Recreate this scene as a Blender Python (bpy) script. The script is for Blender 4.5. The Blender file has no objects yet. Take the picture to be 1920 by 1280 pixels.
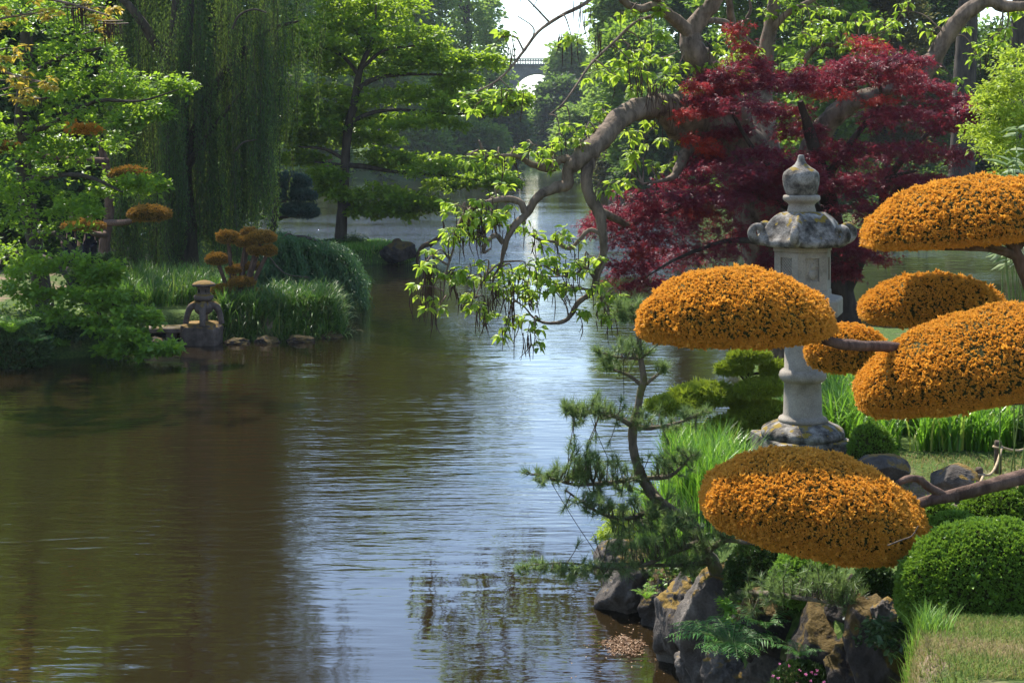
import bpy, bmesh, math
import numpy as np
from mathutils import Vector, Matrix, noise as mnoise

S = bpy.context.scene
COL = S.collection
F, HY, CX, EYE = 2667.0, 270.0, 960.0, 4.2      # focal in photo pixels, horizon row, centre column, eye height over the water

# ------------------------------------------------------------------ camera, sky, sun, exposure
cam_d = bpy.data.cameras.new('camera')
cam = bpy.data.objects.new('camera', cam_d)
COL.objects.link(cam)
cam.location = (0, 0, EYE)
cam.rotation_euler = (math.radians(90), 0, 0)
cam_d.sensor_width = 36.0
cam_d.lens = 36.0 * F / 1920.0
cam_d.shift_y = -(640 - HY) / 1920.0
cam_d.clip_start = 0.1
cam_d.clip_end = 3000
S.camera = cam

SUN = np.array([-0.25, 0.52, 0.82]); SUN /= np.linalg.norm(SUN)
w = bpy.data.worlds.new('World'); S.world = w
w.use_nodes = True
nt = w.node_tree
bg = nt.nodes['Background']
sky = nt.nodes.new('ShaderNodeTexSky')
sky.sky_type = 'NISHITA'; sky.sun_disc = False
sky.sun_elevation = math.asin(SUN[2]); sky.sun_rotation = math.atan2(SUN[0], SUN[1])
sky.air_density = 1.0; sky.dust_density = 0.3; sky.ozone_density = 1.0
nt.links.new(sky.outputs[0], bg.inputs[0])
bg.inputs[1].default_value = 0.138
sl = bpy.data.lights.new('sun', 'SUN')
sl.energy = 5.0; sl.angle = math.radians(0.55); sl.color = (1.0, 0.94, 0.84)
so = bpy.data.objects.new('sun', sl); COL.objects.link(so)
so.rotation_euler = Vector(SUN).to_track_quat('Z', 'Y').to_euler()
so.location = (0, 0, 60)
S.view_settings.view_transform = 'Standard'
S.view_settings.look = 'None'
S.view_settings.exposure = 1.18
S.view_settings.gamma = 1.0
S.cycles.max_bounces = 7; S.cycles.diffuse_bounces = 3; S.cycles.glossy_bounces = 3
S.cycles.transmission_bounces = 4; S.cycles.transparent_max_bounces = 6; S.cycles.volume_bounces = 0
S.cycles.caustics_reflective = False; S.cycles.caustics_refractive = False
S.cycles.sample_clamp_indirect = 4.0

# ------------------------------------------------------------------ helpers
rng = np.random.default_rng(11)
def A(*v): return np.array(v, dtype=float)
def P(px, py, Y): return A((px - CX) * Y / F, Y, EYE - (py - HY) * Y / F)
def nrm(v): return v / np.maximum(np.linalg.norm(v, axis=-1, keepdims=True), 1e-9)
def rdir(n): return nrm(rng.normal(size=(n, 3)))
def smooth(a, b, x):
    t = np.clip((x - a) / (b - a), 0, 1); return t * t * (3 - 2 * t)

def tag(o, label=None, cat=None, group=None, kind=None):
    for k, v in (('label', label), ('category', cat), ('group', group), ('kind', kind)):
        if v: o[k] = v
    return o
def thing(name, label, cat, loc, group=None):
    o = bpy.data.objects.new(name, None); COL.objects.link(o)
    o.location = tuple(float(c) for c in loc); o.empty_display_size = 0.2
    return tag(o, label, cat, group)
def offset(o):
    v = np.zeros(3)
    while o is not None:
        v += np.array(o.location); o = o.parent
    return v

class G:
    """collects geometry in world coordinates, builds ONE mesh object"""
    def __init__(s): s.V = []; s.Fq = []; s.Ft = []; s.mq = []; s.mt = []; s.T = []; s.n = 0; s.smq = []; s.smt = []
    def add(s, V, faces, mi=0, tint=0.5, sm=False):
        V = np.asarray(V, float).reshape(-1, 3); faces = np.asarray(faces, int)
        s.V.append(V)
        s.T.append(np.full(len(V), tint) if np.isscalar(tint) else np.asarray(tint, float))
        f = faces + s.n
        if faces.shape[1] == 4: s.Fq.append(f); s.mq.append(np.full(len(f), mi)); s.smq.append(np.full(len(f), sm))
        else: s.Ft.append(f); s.mt.append(np.full(len(f), mi)); s.smt.append(np.full(len(f), sm))
        s.n += len(V); return s
    def tube(s, pts, rad, seg=8, mi=0, tint=0.5, sub=4, wob=0.0, cap=True):
        pts = np.asarray(pts, float); rad = np.asarray(rad, float)
        if np.ndim(rad) == 0: rad = np.full(len(pts), float(rad))
        if sub > 1 and len(pts) > 2: pts, rad = catmull(pts, rad, sub)
        n = len(pts)
        t = nrm(np.gradient(pts, axis=0))
        ref = A(0, 0, 1) if abs(t[0, 2]) < .9 else A(1, 0, 0)
        a = nrm(np.cross(t[0], ref)); fr = []
        for i in range(n):
            a = nrm(a - t[i] * (a @ t[i])); fr.append((a, np.cross(t[i], a)))
        an = np.linspace(0, 2 * math.pi, seg, endpoint=False)
        V = np.empty((n, seg, 3))
        for i in range(n):
            r = rad[i] * (1 + (wob * rng.normal(size=seg) if wob else 0))
            r = np.broadcast_to(r, (seg,))
            V[i] = pts[i] + (np.cos(an) * r)[:, None] * fr[i][0] + (np.sin(an) * r)[:, None] * fr[i][1]
        i, j = np.meshgrid(np.arange(n - 1), np.arange(seg), indexing='ij')
        i = i.ravel(); j = j.ravel(); k = (j + 1) % seg
        s.add(V.reshape(-1, 3), np.stack([i * seg + j, i * seg + k, (i + 1) * seg + k, (i + 1) * seg + j], 1), mi, tint, True)
        if cap:
            for e in (0, n - 1):
                VV = np.vstack([V[e], pts[e]])
                q = np.arange(seg)
                f = np.stack([q, (q + 1) % seg, np.full(seg, seg)], 1)
                s.add(VV, f if e else f[:, ::-1], mi, tint, True)
        return s
    def grid(s, V, mi=0, tint=0.5, sm=True, wrap=False):
        V = np.asarray(V, float); n, m = V.shape[:2]
        mm = m if wrap else m - 1
        i, j = np.meshgrid(np.arange(n - 1), np.arange(mm), indexing='ij'); i = i.ravel(); j = j.ravel(); k = (j + 1) % m
        return s.add(V.reshape(-1, 3), np.stack([i * m + j, i * m + k, (i + 1) * m + k, (i + 1) * m + j], 1), mi, tint, sm)
    def lathe(s, prof, c, seg=40, mi=0, fn=None, tint=0.5, rot=0.0, sm=True):
        prof = np.asarray(prof, float); an = np.linspace(0, 2 * math.pi, seg, endpoint=False) + rot
        V = np.empty((len(prof), seg, 3))
        for i, (r, z) in enumerate(prof):
            V[i, :, 0] = r * np.cos(an); V[i, :, 1] = r * np.sin(an); V[i, :, 2] = z
        if fn is not None: V = fn(V, an)
        return s.grid(V + np.asarray(c), mi, tint, sm, True)
    def box(s, c, size, rz=0.0, mi=0, tint=0.5, bev=0.0):
        x, y, z = np.asarray(size, float) / 2
        V = np.array([[a, b, d] for d in (-z, z) for a, b in ((-x, -y), (x, -y), (x, y), (-x, y))])
        if bev:
            lo = V[:4].copy(); hi = V[4:].copy()
            k = A(1 - bev / x, 1 - bev / y, 1)
            V = np.vstack([lo * k, lo + A(0, 0, bev), hi - A(0, 0, bev), hi * k])
        co, si = math.cos(rz), math.sin(rz)
        V = np.stack([V[:, 0] * co - V[:, 1] * si, V[:, 0] * si + V[:, 1] * co, V[:, 2]], 1) + np.asarray(c)
        L = len(V) // 4; f = [[3, 2, 1, 0], [4 * L - 4, 4 * L - 3, 4 * L - 2, 4 * L - 1]]
        for l in range(L - 1):
            for q in range(4):
                f.append([4 * l + q, 4 * l + (q + 1) % 4, 4 * l + 4 + (q + 1) % 4, 4 * l + 4 + q])
        return s.add(V, f, mi, tint)
    def build(s, name, mats, parent=None, origin=None):
        me = bpy.data.meshes.new(name)
        V = np.vstack(s.V); T = np.concatenate(s.T)
        off = offset(parent) if parent is not None else (np.asarray(origin, float) if origin is not None else np.zeros(3))
        V = V - off
        nq = sum(len(f) for f in s.Fq); ntri = sum(len(f) for f in s.Ft)
        loops = np.concatenate([f.ravel() for f in s.Fq + s.Ft]) if (nq + ntri) else np.zeros(0, int)
        me.vertices.add(len(V)); me.vertices.foreach_set('co', V.astype(np.float32).ravel())
        me.loops.add(len(loops)); me.loops.foreach_set('vertex_index', loops.astype(np.int32))
        me.polygons.add(nq + ntri)
        st = np.concatenate([np.arange(nq) * 4, nq * 4 + np.arange(ntri) * 3])
        me.polygons.foreach_set('loop_start', st.astype(np.int32))
        if not isinstance(mats, (list, tuple)): mats = [mats]
        for m in mats: me.materials.append(m)
        me.polygons.foreach_set('material_index', np.concatenate(s.mq + s.mt).astype(np.int32))
        me.polygons.foreach_set('use_smooth', np.concatenate(s.smq + s.smt).astype(bool))
        me.update(calc_edges=True)
        at = me.attributes.new('tint', 'FLOAT', 'POINT'); at.data.foreach_set('value', T.astype(np.float32))
        o = bpy.data.objects.new(name, me); COL.objects.link(o)
        if parent is not None: o.parent = parent
        elif origin is not None: o.location = tuple(float(c) for c in origin)
        return o

def catmull(pts, rad, sub):
    D = np.column_stack([pts, rad])
    E = np.vstack([2 * D[0] - D[1], D, 2 * D[-1] - D[-2]])
    out = []
    for i in range(1, len(E) - 2):
        p0, p1, p2, p3 = E[i - 1:i + 3]
        for t in np.arange(sub) / sub:
            out.append(.5 * (2 * p1 + (p2 - p0) * t + (2 * p0 - 5 * p1 + 4 * p2 - p3) * t * t + (3 * p1 - p0 - 3 * p2 + p3) * t ** 3))
    out.append(E[-2]); out = np.array(out)
    return out[:, :3], np.maximum(out[:, 3], .0008)

SHAPES = {   # (along, across, lift) and faces
    'diamond': (A([0, 0, 0], [.45, -.5, .06], [1, 0, -.05], [.45, .5, .06]).reshape(-1, 3), [[0, 1, 2, 3]]),
    'oval': (A([0, 0, 0], [.3, -.45, .05], [.7, -.4, .03], [1, 0, -.12], [.7, .4, .03], [.3, .45, .05]).reshape(-1, 3), [[0, 1, 2, 3], [0, 3, 4, 5]]),
    'heart': (A([0, 0, 0], [.16, -.5, .05], [.55, -.36, .02], [1, 0, -.22], [.55, .36, .02], [.16, .5, .05]).reshape(-1, 3), [[0, 1, 2, 3], [0, 3, 4, 5]]),
    'star': (A([0, 0, 0], [.5, -.13, .03], [1, 0, -.1], [.5, .13, .03], [.25, -.32, .02], [.62, -.75, -.1], [.42, -.26, .02],
               [.25, .32, .02], [.62, .75, -.1], [.42, .26, .02]).reshape(-1, 3), [[0, 1, 2, 3], [0, 4, 5, 6], [0, 9, 8, 7]]),
    'needle': (A([0, -.5, 0], [0, .5, 0], [1, .12, 0], [1, -.12, 0]).reshape(-1, 3), [[0, 1, 2, 3]]),
}
def leaves(g, p, d, n, L, Wd, shape='diamond', mi=0, tint=None, tipgrad=False):
    """leaf-shaped faces at p along d, lying about across n"""
    p = np.asarray(p, float); N = len(p)
    if N == 0: return
    d = nrm(d); n = nrm(n - d * np.sum(n * d, 1, keepdims=True)); sd = np.cross(n, d)
    T, fc = SHAPES[shape]; K = len(T)
    L = np.broadcast_to(L, (N,)); Wd = np.broadcast_to(Wd, (N,))
    V = (p[:, None] + T[None, :, 0, None] * (L[:, None, None] * d[:, None]) + T[None, :, 1, None] * (Wd[:, None, None] * sd[:, None])
         + T[None, :, 2, None] * (L[:, None, None] * n[:, None]))
    fc = np.asarray(fc); f = (fc[None] + (np.arange(N) * K)[:, None, None]).reshape(-1, 4)
    if tint is None: tint = rng.random(N)
    tt = np.repeat(np.broadcast_to(tint, (N,)), K)
    if tipgrad: tt = np.tile(T[:, 0], N) * (0.75 + .25 * np.repeat(np.broadcast_to(tint, (N,)), K))
    g.add(V.reshape(-1, 3), f, mi, tt)

def foliage(g, puffs, nsub, nsprig, K, L, Wd, shape='diamond', sprig=.3, flat=.45, mi=0, droop=.1, subr=.42, tint0=0.0, tint1=1.0, gap=0.0):
    """puffs: rows (x,y,z,rx,ry,rz). Each gets sub-clumps over its shell, each sub-clump sprigs, each sprig K leaves."""
    puffs = np.asarray(puffs, float)
    M = len(puffs)
    d = rdir(M * nsub).reshape(M, nsub, 3)
    d[:, :, 2] = np.where(d[:, :, 2] < -.35, -d[:, :, 2], d[:, :, 2])
    rr = (.35 + .65 * rng.random((M, nsub, 1)) ** .6)
    c = puffs[:, None, :3] + d * puffs[:, None, 3:6] * rr
    rs = puffs[:, None, 3:6] * subr * (.6 + .7 * rng.random((M, nsub, 1)))
    c = c.reshape(-1, 3); rs = rs.reshape(-1, 3); dd = d.reshape(-1, 3)
    if gap > 0:
        keep = rng.random(len(c)) > gap; c = c[keep]; rs = rs[keep]; dd = dd[keep]
    ct = rng.random(len(c))
    Q = len(c)
    sdv = rdir(Q * nsprig).reshape(Q, nsprig, 3)
    r2 = rng.random((Q, nsprig, 1)) ** .4
    sp = (c[:, None] + sdv * rs[:, None] * r2).reshape(-1, 3)
    out = nrm(sdv * .8 + dd[:, None] * .9 + rng.normal(size=sdv.shape) * .35).reshape(-1, 3)
    out[:, 2] = out[:, 2] * flat - droop; out = nrm(out)
    st = np.repeat(ct, nsprig)
    n = len(sp)
    t = (np.arange(K) + rng.random((n, K))) / K
    pos = sp[:, None] + out[:, None] * (t[..., None] * sprig) + rng.normal(size=(n, K, 3)) * sprig * .10
    ld = nrm(out[:, None] * .7 + rng.normal(size=(n, K, 3)) * .75); ld[..., 2] = ld[..., 2] * .6 - droop
    up = A(0, 0, 1) + rng.normal(size=(n, K, 3)) * .55
    sz = (.65 + .6 * rng.random((n, K)))
    ti = np.clip(.55 * st[:, None] + .45 * rng.random((n, K)), 0, 1) * (tint1 - tint0) + tint0
    leaves(g, pos.reshape(-1, 3), ld.reshape(-1, 3), up.reshape(-1, 3), (L * sz).ravel(), (Wd * sz).ravel(), shape, mi, ti.ravel())

def pp(rows, Y, dy=None, jy=0.6):
    """pixel puffs (px,py,rx,ry[,Y]) -> world puffs"""
    out = []
    for r in rows:
        y = r[4] if len(r) > 4 else Y + rng.uniform(-jy, jy)
        s = y / F; c = P(r[0], r[1], y)
        out.append([*c, r[2] * s, dy if dy else r[2] * s * .9, r[3] * s])
    return np.array(out)
def path(rows, Y=None):
    """rows (px,py,Y,rpx) or (px,py,rpx) with Y given"""
    pts, rad = [], []
    for r in rows:
        if len(r) == 4: px, py, y, q = r
        else: (px, py, q), y = r, Y
        pts.append(P(px, py, y)); rad.append(q * y / F)
    return np.array(pts), np.array(rad)

# ------------------------------------------------------------------ materials
def mat(name):
    m = bpy.data.materials.new(name); m.use_nodes = True
    return m, m.node_tree, m.node_tree.nodes['Principled BSDF'], m.node_tree.nodes['Material Output']
def N_(t, kind, **kw):
    n = t.nodes.new(kind)
    for k, v in kw.items(): setattr(n, k, v)
    return n
def ramp(t, fac, stops):
    r = t.nodes.new('ShaderNodeValToRGB'); e = r.color_ramp.elements
    while len(e) < len(stops): e.new(0.5)
    for q, (p_, c) in zip(e, stops): q.position = p_; q.color = (*c, 1)
    t.links.new(fac, r.inputs[0]); return r.outputs[0]
def tintout(t):
    a = t.nodes.new('ShaderNodeAttribute'); a.attribute_name = 'tint'; return a.outputs['Fac']

def leaf_mat(name, stops, trans=(.3, .45, .05), tf=.42, rough=.5, spec=.3):
    m, t, b, o = mat(name)
    c = ramp(t, tintout(t), stops)
    t.links.new(c, b.inputs['Base Color']); b.inputs['Roughness'].default_value = rough
    b.inputs['Specular IOR Level'].default_value = spec
    tr = N_(t, 'ShaderNodeBsdfTranslucent')
    mx = N_(t, 'ShaderNodeMix', data_type='RGBA', blend_type='MIX'); mx.inputs[0].default_value = .5
    t.links.new(c, mx.inputs[6]); mx.inputs[7].default_value = (*trans, 1)
    t.links.new(mx.outputs[2], tr.inputs[0])
    ms = N_(t, 'ShaderNodeMixShader'); ms.inputs[0].default_value = tf
    t.links.new(b.outputs[0], ms.inputs[1]); t.links.new(tr.outputs[0], ms.inputs[2]); t.links.new(ms.outputs[0], o.inputs[0])
    return m

def bark_mat(name, c0, c1, scale=6.0, stretch=.25, bump=.6, moss=None):
    m, t, b, o = mat(name)
    tc = N_(t, 'ShaderNodeTexCoord'); mp = N_(t, 'ShaderNodeMapping'); mp.inputs[3].default_value = (scale, scale, scale * stretch)
    t.links.new(tc.outputs['Object'], mp.inputs[0])
    n = N_(t, 'ShaderNodeTexNoise'); n.inputs['Scale'].default_value = 1.0; n.inputs['Detail'].default_value = 8; n.inputs['Roughness'].default_value = .65
    t.links.new(mp.outputs[0], n.inputs[0])
    c = ramp(t, n.outputs[0], [(.3, c0), (.7, c1)])
    if moss:
        n2 = N_(t, 'ShaderNodeTexNoise'); n2.inputs['Scale'].default_value = scale * .4; n2.inputs['Detail'].default_value = 4
        t.links.new(tc.outputs['Object'], n2.inputs[0])
        r2 = ramp(t, n2.outputs[0], [(.52, (0, 0, 0)), (.66, (1, 1, 1))])
        mx = N_(t, 'ShaderNodeMix', data_type='RGBA'); t.links.new(r2, mx.inputs[0]); t.links.new(c, mx.inputs[6]); mx.inputs[7].default_value = (*moss, 1)
        c = mx.outputs[2]
    t.links.new(c, b.inputs['Base Color']); b.inputs['Roughness'].default_value = .9; b.inputs['Specular IOR Level'].default_value = .2
    bp = N_(t, 'ShaderNodeBump'); bp.inputs['Strength'].default_value = bump; bp.inputs['Distance'].default_value = .05
    t.links.new(n.outputs[0], bp.inputs['Height']); t.links.new(bp.outputs[0], b.inputs['Normal'])
    return m

def stone_mat(name, stops, scale=5., moss=(.20, .13, .02), moss_amt=.5, bump=.5, up=.3, dark=None, speck=60.):
    """stone with broad staining, fine grain and moss / lichen growing on faces that look up"""
    m, t, b, o = mat(name)
    tc = N_(t, 'ShaderNodeTexCoord')
    n = N_(t, 'ShaderNodeTexNoise'); n.inputs['Scale'].default_value = scale; n.inputs['Detail'].default_value = 9; n.inputs['Roughness'].default_value = .62
    t.links.new(tc.outputs['Object'], n.inputs[0])
    c = ramp(t, n.outputs[0], stops)
    n3 = N_(t, 'ShaderNodeTexNoise'); n3.inputs['Scale'].default_value = speck; n3.inputs['Detail'].default_value = 3
    t.links.new(tc.outputs['Object'], n3.inputs[0])
    sp = ramp(t, n3.outputs[0], [(.3, (.72, .72, .72)), (.7, (1.15, 1.15, 1.15))])
    mu = N_(t, 'ShaderNodeMix', data_type='RGBA', blend_type='MULTIPLY'); mu.inputs[0].default_value = 1
    t.links.new(c, mu.inputs[6]); t.links.new(sp, mu.inputs[7]); c = mu.outputs[2]
    if moss:
        ge = N_(t, 'ShaderNodeNewGeometry'); se = N_(t, 'ShaderNodeSeparateXYZ'); t.links.new(ge.outputs['Normal'], se.inputs[0])
        n2 = N_(t, 'ShaderNodeTexNoise'); n2.inputs['Scale'].default_value = scale * 1.4; n2.inputs['Detail'].default_value = 6
        t.links.new(tc.outputs['Object'], n2.inputs[0])
        ma = N_(t, 'ShaderNodeMath', operation='MULTIPLY_ADD'); ma.inputs[1].default_value = up
        t.links.new(se.outputs[2], ma.inputs[0]); t.links.new(n2.outputs[0], ma.inputs[2])
        th = .62 + up * .75 - moss_amt * .35
        k = ramp(t, ma.outputs[0], [(min(th, .97), (0, 0, 0)), (min(th + .06, 1.), (1, 1, 1))])
        mx = N_(t, 'ShaderNodeMix', data_type='RGBA'); t.links.new(k, mx.inputs[0]); t.links.new(c, mx.inputs[6])
        mc = ramp(t, n3.outputs[0], [(.3, tuple(.55 * q for q in moss)), (.7, moss)])
        t.links.new(mc, mx.inputs[7]); c = mx.outputs[2]
    t.links.new(c, b.inputs['Base Color']); b.inputs['Roughness'].default_value = .88; b.inputs['Specular IOR Level'].default_value = .25
    ad = N_(t, 'ShaderNodeMath', operation='MULTIPLY_ADD'); ad.inputs[1].default_value = .25
    t.links.new(n3.outputs[0], ad.inputs[0]); t.links.new(n.outputs[0], ad.inputs[2])
    bp = N_(t, 'ShaderNodeBump'); bp.inputs['Strength'].default_value = bump; bp.inputs['Distance'].default_value = .04
    t.links.new(ad.outputs[0], bp.inputs['Height']); t.links.new(bp.outputs[0], b.inputs['Normal'])
    return m
def plain(name, c, rough=.7, spec=.3):
    m, t, b, o = mat(name)
    tc = N_(t, 'ShaderNodeTexCoord'); n = N_(t, 'ShaderNodeTexNoise'); n.inputs['Scale'].default_value = 14; n.inputs['Detail'].default_value = 5
    t.links.new(tc.outputs['Object'], n.inputs[0])
    t.links.new(ramp(t, n.outputs[0], [(.3, tuple(.7 * q for q in c)), (.7, tuple(min(1, 1.2 * q) for q in c))]), b.inputs['Base Color'])
    b.inputs['Roughness'].default_value = rough; b.inputs['Specular IOR Level'].default_value = spec
    return m

M = {}
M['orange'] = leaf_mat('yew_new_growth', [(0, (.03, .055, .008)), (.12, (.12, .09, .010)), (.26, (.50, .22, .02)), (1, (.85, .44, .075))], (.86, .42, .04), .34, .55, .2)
M['orange_shade'] = leaf_mat('yew_growth_shaded', [(0, (.02, .035, .008)), (.3, (.06, .055, .01)), (.5, (.28, .15, .025)), (1, (.50, .27, .05))], (.45, .24, .03), .22, .6, .2)  # duller copy of the orange growth, with the left cushions' shade in its colour
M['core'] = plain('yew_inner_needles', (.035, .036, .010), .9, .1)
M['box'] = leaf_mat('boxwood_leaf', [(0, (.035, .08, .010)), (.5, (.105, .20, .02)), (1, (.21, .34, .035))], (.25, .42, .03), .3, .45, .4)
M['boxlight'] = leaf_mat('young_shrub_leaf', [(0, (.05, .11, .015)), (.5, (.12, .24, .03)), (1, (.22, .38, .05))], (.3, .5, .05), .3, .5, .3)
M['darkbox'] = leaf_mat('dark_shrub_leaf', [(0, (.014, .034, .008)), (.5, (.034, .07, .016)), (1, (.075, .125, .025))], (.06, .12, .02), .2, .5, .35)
M['needle'] = leaf_mat('pine_needle', [(0, (.04, .075, .026)), (.6, (.11, .18, .06)), (1, (.20, .28, .09))], (.3, .42, .10), .35, .45, .35)
M['catalpa'] = leaf_mat('catalpa_leaf', [(0, (.12, .22, .02)), (.5, (.24, .38, .035)), (1, (.42, .50, .07))], (.50, .66, .05), .5, .45, .4)
M['catalpa_gold'] = leaf_mat('golden_catalpa_leaf', [(0, (.22, .22, .03)), (.5, (.42, .34, .04)), (1, (.55, .40, .08))], (.7, .5, .06), .5, .45, .4)
M['maple'] = leaf_mat('red_maple_leaf', [(0, (.055, .015, .032)), (.45, (.125, .020, .038)), (.8, (.24, .028, .034)), (.95, (.42, .05, .02)), (1, (.52, .09, .015))], (.42, .038, .058), .38, .50, .3)
M['lime'] = leaf_mat('lime_maple_leaf', [(0, (.14, .22, .02)), (.5, (.28, .38, .04)), (1, (.42, .50, .06))], (.5, .62, .05), .45, .5, .3)
M['oak'] = leaf_mat('fresh_oak_leaf', [(0, (.04, .10, .012)), (.5, (.10, .21, .02)), (1, (.22, .36, .03))], (.46, .66, .04), .52, .45, .4)
M['mid'] = leaf_mat('layered_tree_leaf', [(0, (.05, .11, .010)), (.5, (.14, .25, .018)), (1, (.32, .42, .035))], (.50, .68, .03), .52, .5, .3)
M['willow'] = leaf_mat('willow_leaf', [(0, (.016, .046, .014)), (.5, (.045, .10, .020)), (1, (.24, .34, .045))], (.24, .34, .05), .34, .5, .3)
M['cedar'] = leaf_mat('weeping_cedar_leaf', [(0, (.02, .06, .022)), (.5, (.05, .12, .04)), (1, (.11, .21, .05))], (.14, .28, .06), .3, .5, .3)
M['blue'] = leaf_mat('blue_pine_needle', [(0, (.012, .035, .025)), (.6, (.035, .08, .055)), (1, (.13, .19, .15))], (.06, .12, .08), .2, .45, .4)
M['dwarf'] = leaf_mat('dwarf_conifer_leaf', [(0, (.045, .085, .008)), (.5, (.15, .21, .018)), (1, (.30, .36, .035))], (.36, .45, .03), .3, .5, .3)
M['grass'] = leaf_mat('lily_blade', [(0, (.04, .12, .012)), (.5, (.11, .25, .02)), (.88, (.24, .42, .05)), (1, (.42, .38, .10))], (.25, .5, .03), .4, .35, .5)
M['grassdark'] = leaf_mat('bank_blade', [(0, (.03, .08, .015)), (.5, (.07, .16, .02)), (.85, (.17, .29, .04)), (1, (.30, .26, .09))], (.15, .32, .03), .38, .4, .4)
M['turf'] = leaf_mat('dry_turf_blade', [(0, (.05, .10, .015)), (.38, (.13, .20, .03)), (.55, (.19, .16, .06)), (1, (.28, .21, .105))], (.3, .3, .08), .3, .7, .15)
M['fern'] = leaf_mat('fern_frond', [(0, (.03, .10, .03)), (.5, (.06, .18, .04)), (1, (.12, .28, .05))], (.15, .36, .05), .4, .5, .3)
M['fernlight'] = leaf_mat('young_fern_frond', [(0, (.07, .18, .02)), (.5, (.16, .34, .03)), (1, (.28, .46, .05))], (.34, .56, .04), .42, .5, .3)
M['bamboo'] = leaf_mat('variegated_bamboo_leaf', [(0, (.10, .18, .05)), (.4, (.26, .36, .17)), (1, (.58, .62, .44))], (.4, .5, .25), .35, .4, .4)
M['bg1'] = leaf_mat('far_leaf_green', [(0, (.03, .075, .012)), (.5, (.085, .17, .022)), (1, (.19, .31, .035))], (.34, .52, .04), .48, .6, .2)
M['bg2'] = leaf_mat('far_leaf_dark', [(0, (.010, .032, .012)), (.5, (.03, .07, .020)), (1, (.095, .17, .03))], (.2, .34, .04), .45, .6, .2)
M['bg3'] = leaf_mat('far_leaf_pale', [(0, (.06, .11, .025)), (.5, (.13, .22, .04)), (1, (.25, .36, .07))], (.38, .55, .08), .48, .6, .2)
M['bg4'] = leaf_mat('far_leaf_olive', [(0, (.05, .055, .015)), (.5, (.11, .11, .03)), (1, (.19, .18, .05))], (.22, .22, .05), .4, .6, .2)
M['azalea'] = leaf_mat('red_azalea_flower', [(0, (.25, .04, .02)), (1, (.45, .10, .04))], (.6, .1, .04), .3, .6, .2)
M['bark'] = bark_mat('tree_bark', (.020, .016, .012), (.085, .068, .050), 7)
M['barkred'] = bark_mat('yew_bark', (.045, .026, .018), (.16, .10, .075), 16, .3)
M['barkcat'] = bark_mat('catalpa_bark', (.045, .032, .023), (.25, .185, .135), 7, .35, 1.0)
M['barkdark'] = bark_mat('maple_bark', (.018, .013, .011), (.07, .052, .042), 8)
M['barkpine'] = bark_mat('pine_bark', (.05, .040, .028), (.20, .16, .115), 20, .5, .6, (.10, .10, .03))
M['pod'] = plain('seed_pod', (.055, .028, .016), .7, .3)
M['rock'] = stone_mat('bank_rock', [(.3, (.028, .022, .018)), (.5, (.080, .068, .058)), (.75, (.21, .185, .16))], 3.0, (.20, .125, .024), .36, .9, .30)
M['rockdark'] = stone_mat('dark_shaded_rock', [(.3, (.014, .011, .009)), (.5, (.038, .030, .025)), (.75, (.09, .072, .06))], 3.5, (.10, .065, .016), .62, .9, .30)  # dark stone, darkened further so the colour carries the boulders' shade
M['lantern'] = stone_mat('lantern_granite', [(.28, (.115, .095, .072)), (.5, (.26, .225, .18)), (.75, (.35, .31, .255))], 3.2, None, 0, .35, .3, speck=110)
M['lanternroof'] = stone_mat('weathered_granite', [(.36, (.025, .022, .018)), (.47, (.105, .093, .078)), (.6, (.255, .232, .20)), (.8, (.42, .39, .345))], 7.5, (.25, .17, .025), .22, .6, .22, speck=90)
M['lanternold'] = stone_mat('brown_sandstone', [(.3, (.05, .036, .029)), (.5, (.11, .080, .064)), (.8, (.19, .145, .12))], 6, (.21, .125, .028), .55, .5, .5, speck=80)
M['viaduct'] = stone_mat('viaduct_stone', [(.3, (.09, .09, .09)), (.5, (.15, .15, .15)), (.8, (.22, .215, .21))], .6, None, 0, .3, 0, speck=4)
M['slab'] = stone_mat('slab_stone', [(.3, (.08, .06, .045)), (.5, (.15, .115, .09)), (.8, (.24, .19, .15))], 4, (.16, .12, .03), .3, .5, .3)
M['wood'] = bark_mat('driftwood', (.03, .022, .016), (.17, .10, .045), 14, .5)
M['post'] = bark_mat('post_wood', (.05, .038, .028), (.16, .12, .09), 24, .2)
M['rope'] = plain('hemp_rope', (.36, .28, .18), .9, .1)
M['cord'] = plain('dark_cord', (.02, .02, .018), .8, .1)
M['skin'] = plain('skin', (.45, .25, .18), .5, .3)
M['black'] = plain('black_cloth', (.008, .008, .012), .9, .1)
M['navy'] = plain('dark_cloth', (.02, .02, .03), .9, .1)
M['hair'] = plain('brown_hair', (.03, .018, .01), .7, .3)
M['stem'] = plain('green_stem', (.10, .16, .04), .6, .3)
M['hollow'] = plain('recess_shade', (.02, .018, .016), .95, .05)  # near-black plates, painted as the shade inside the lantern openings
M['litter'] = leaf_mat('dry_litter', [(0, (.10, .05, .025)), (.5, (.26, .15, .08)), (1, (.46, .34, .24))], (.2, .1, .05), .15, .8, .2)
M['pink'] = leaf_mat('small_pink_flower', [(0, (.6, .12, .3)), (1, (.75, .3, .5))], (.6, .2, .4), .3, .6, .2)
M['white'] = leaf_mat('small_white_flower', [(0, (.6, .6, .55)), (1, (.8, .8, .78))], (.6, .6, .5), .3, .6, .2)

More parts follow.
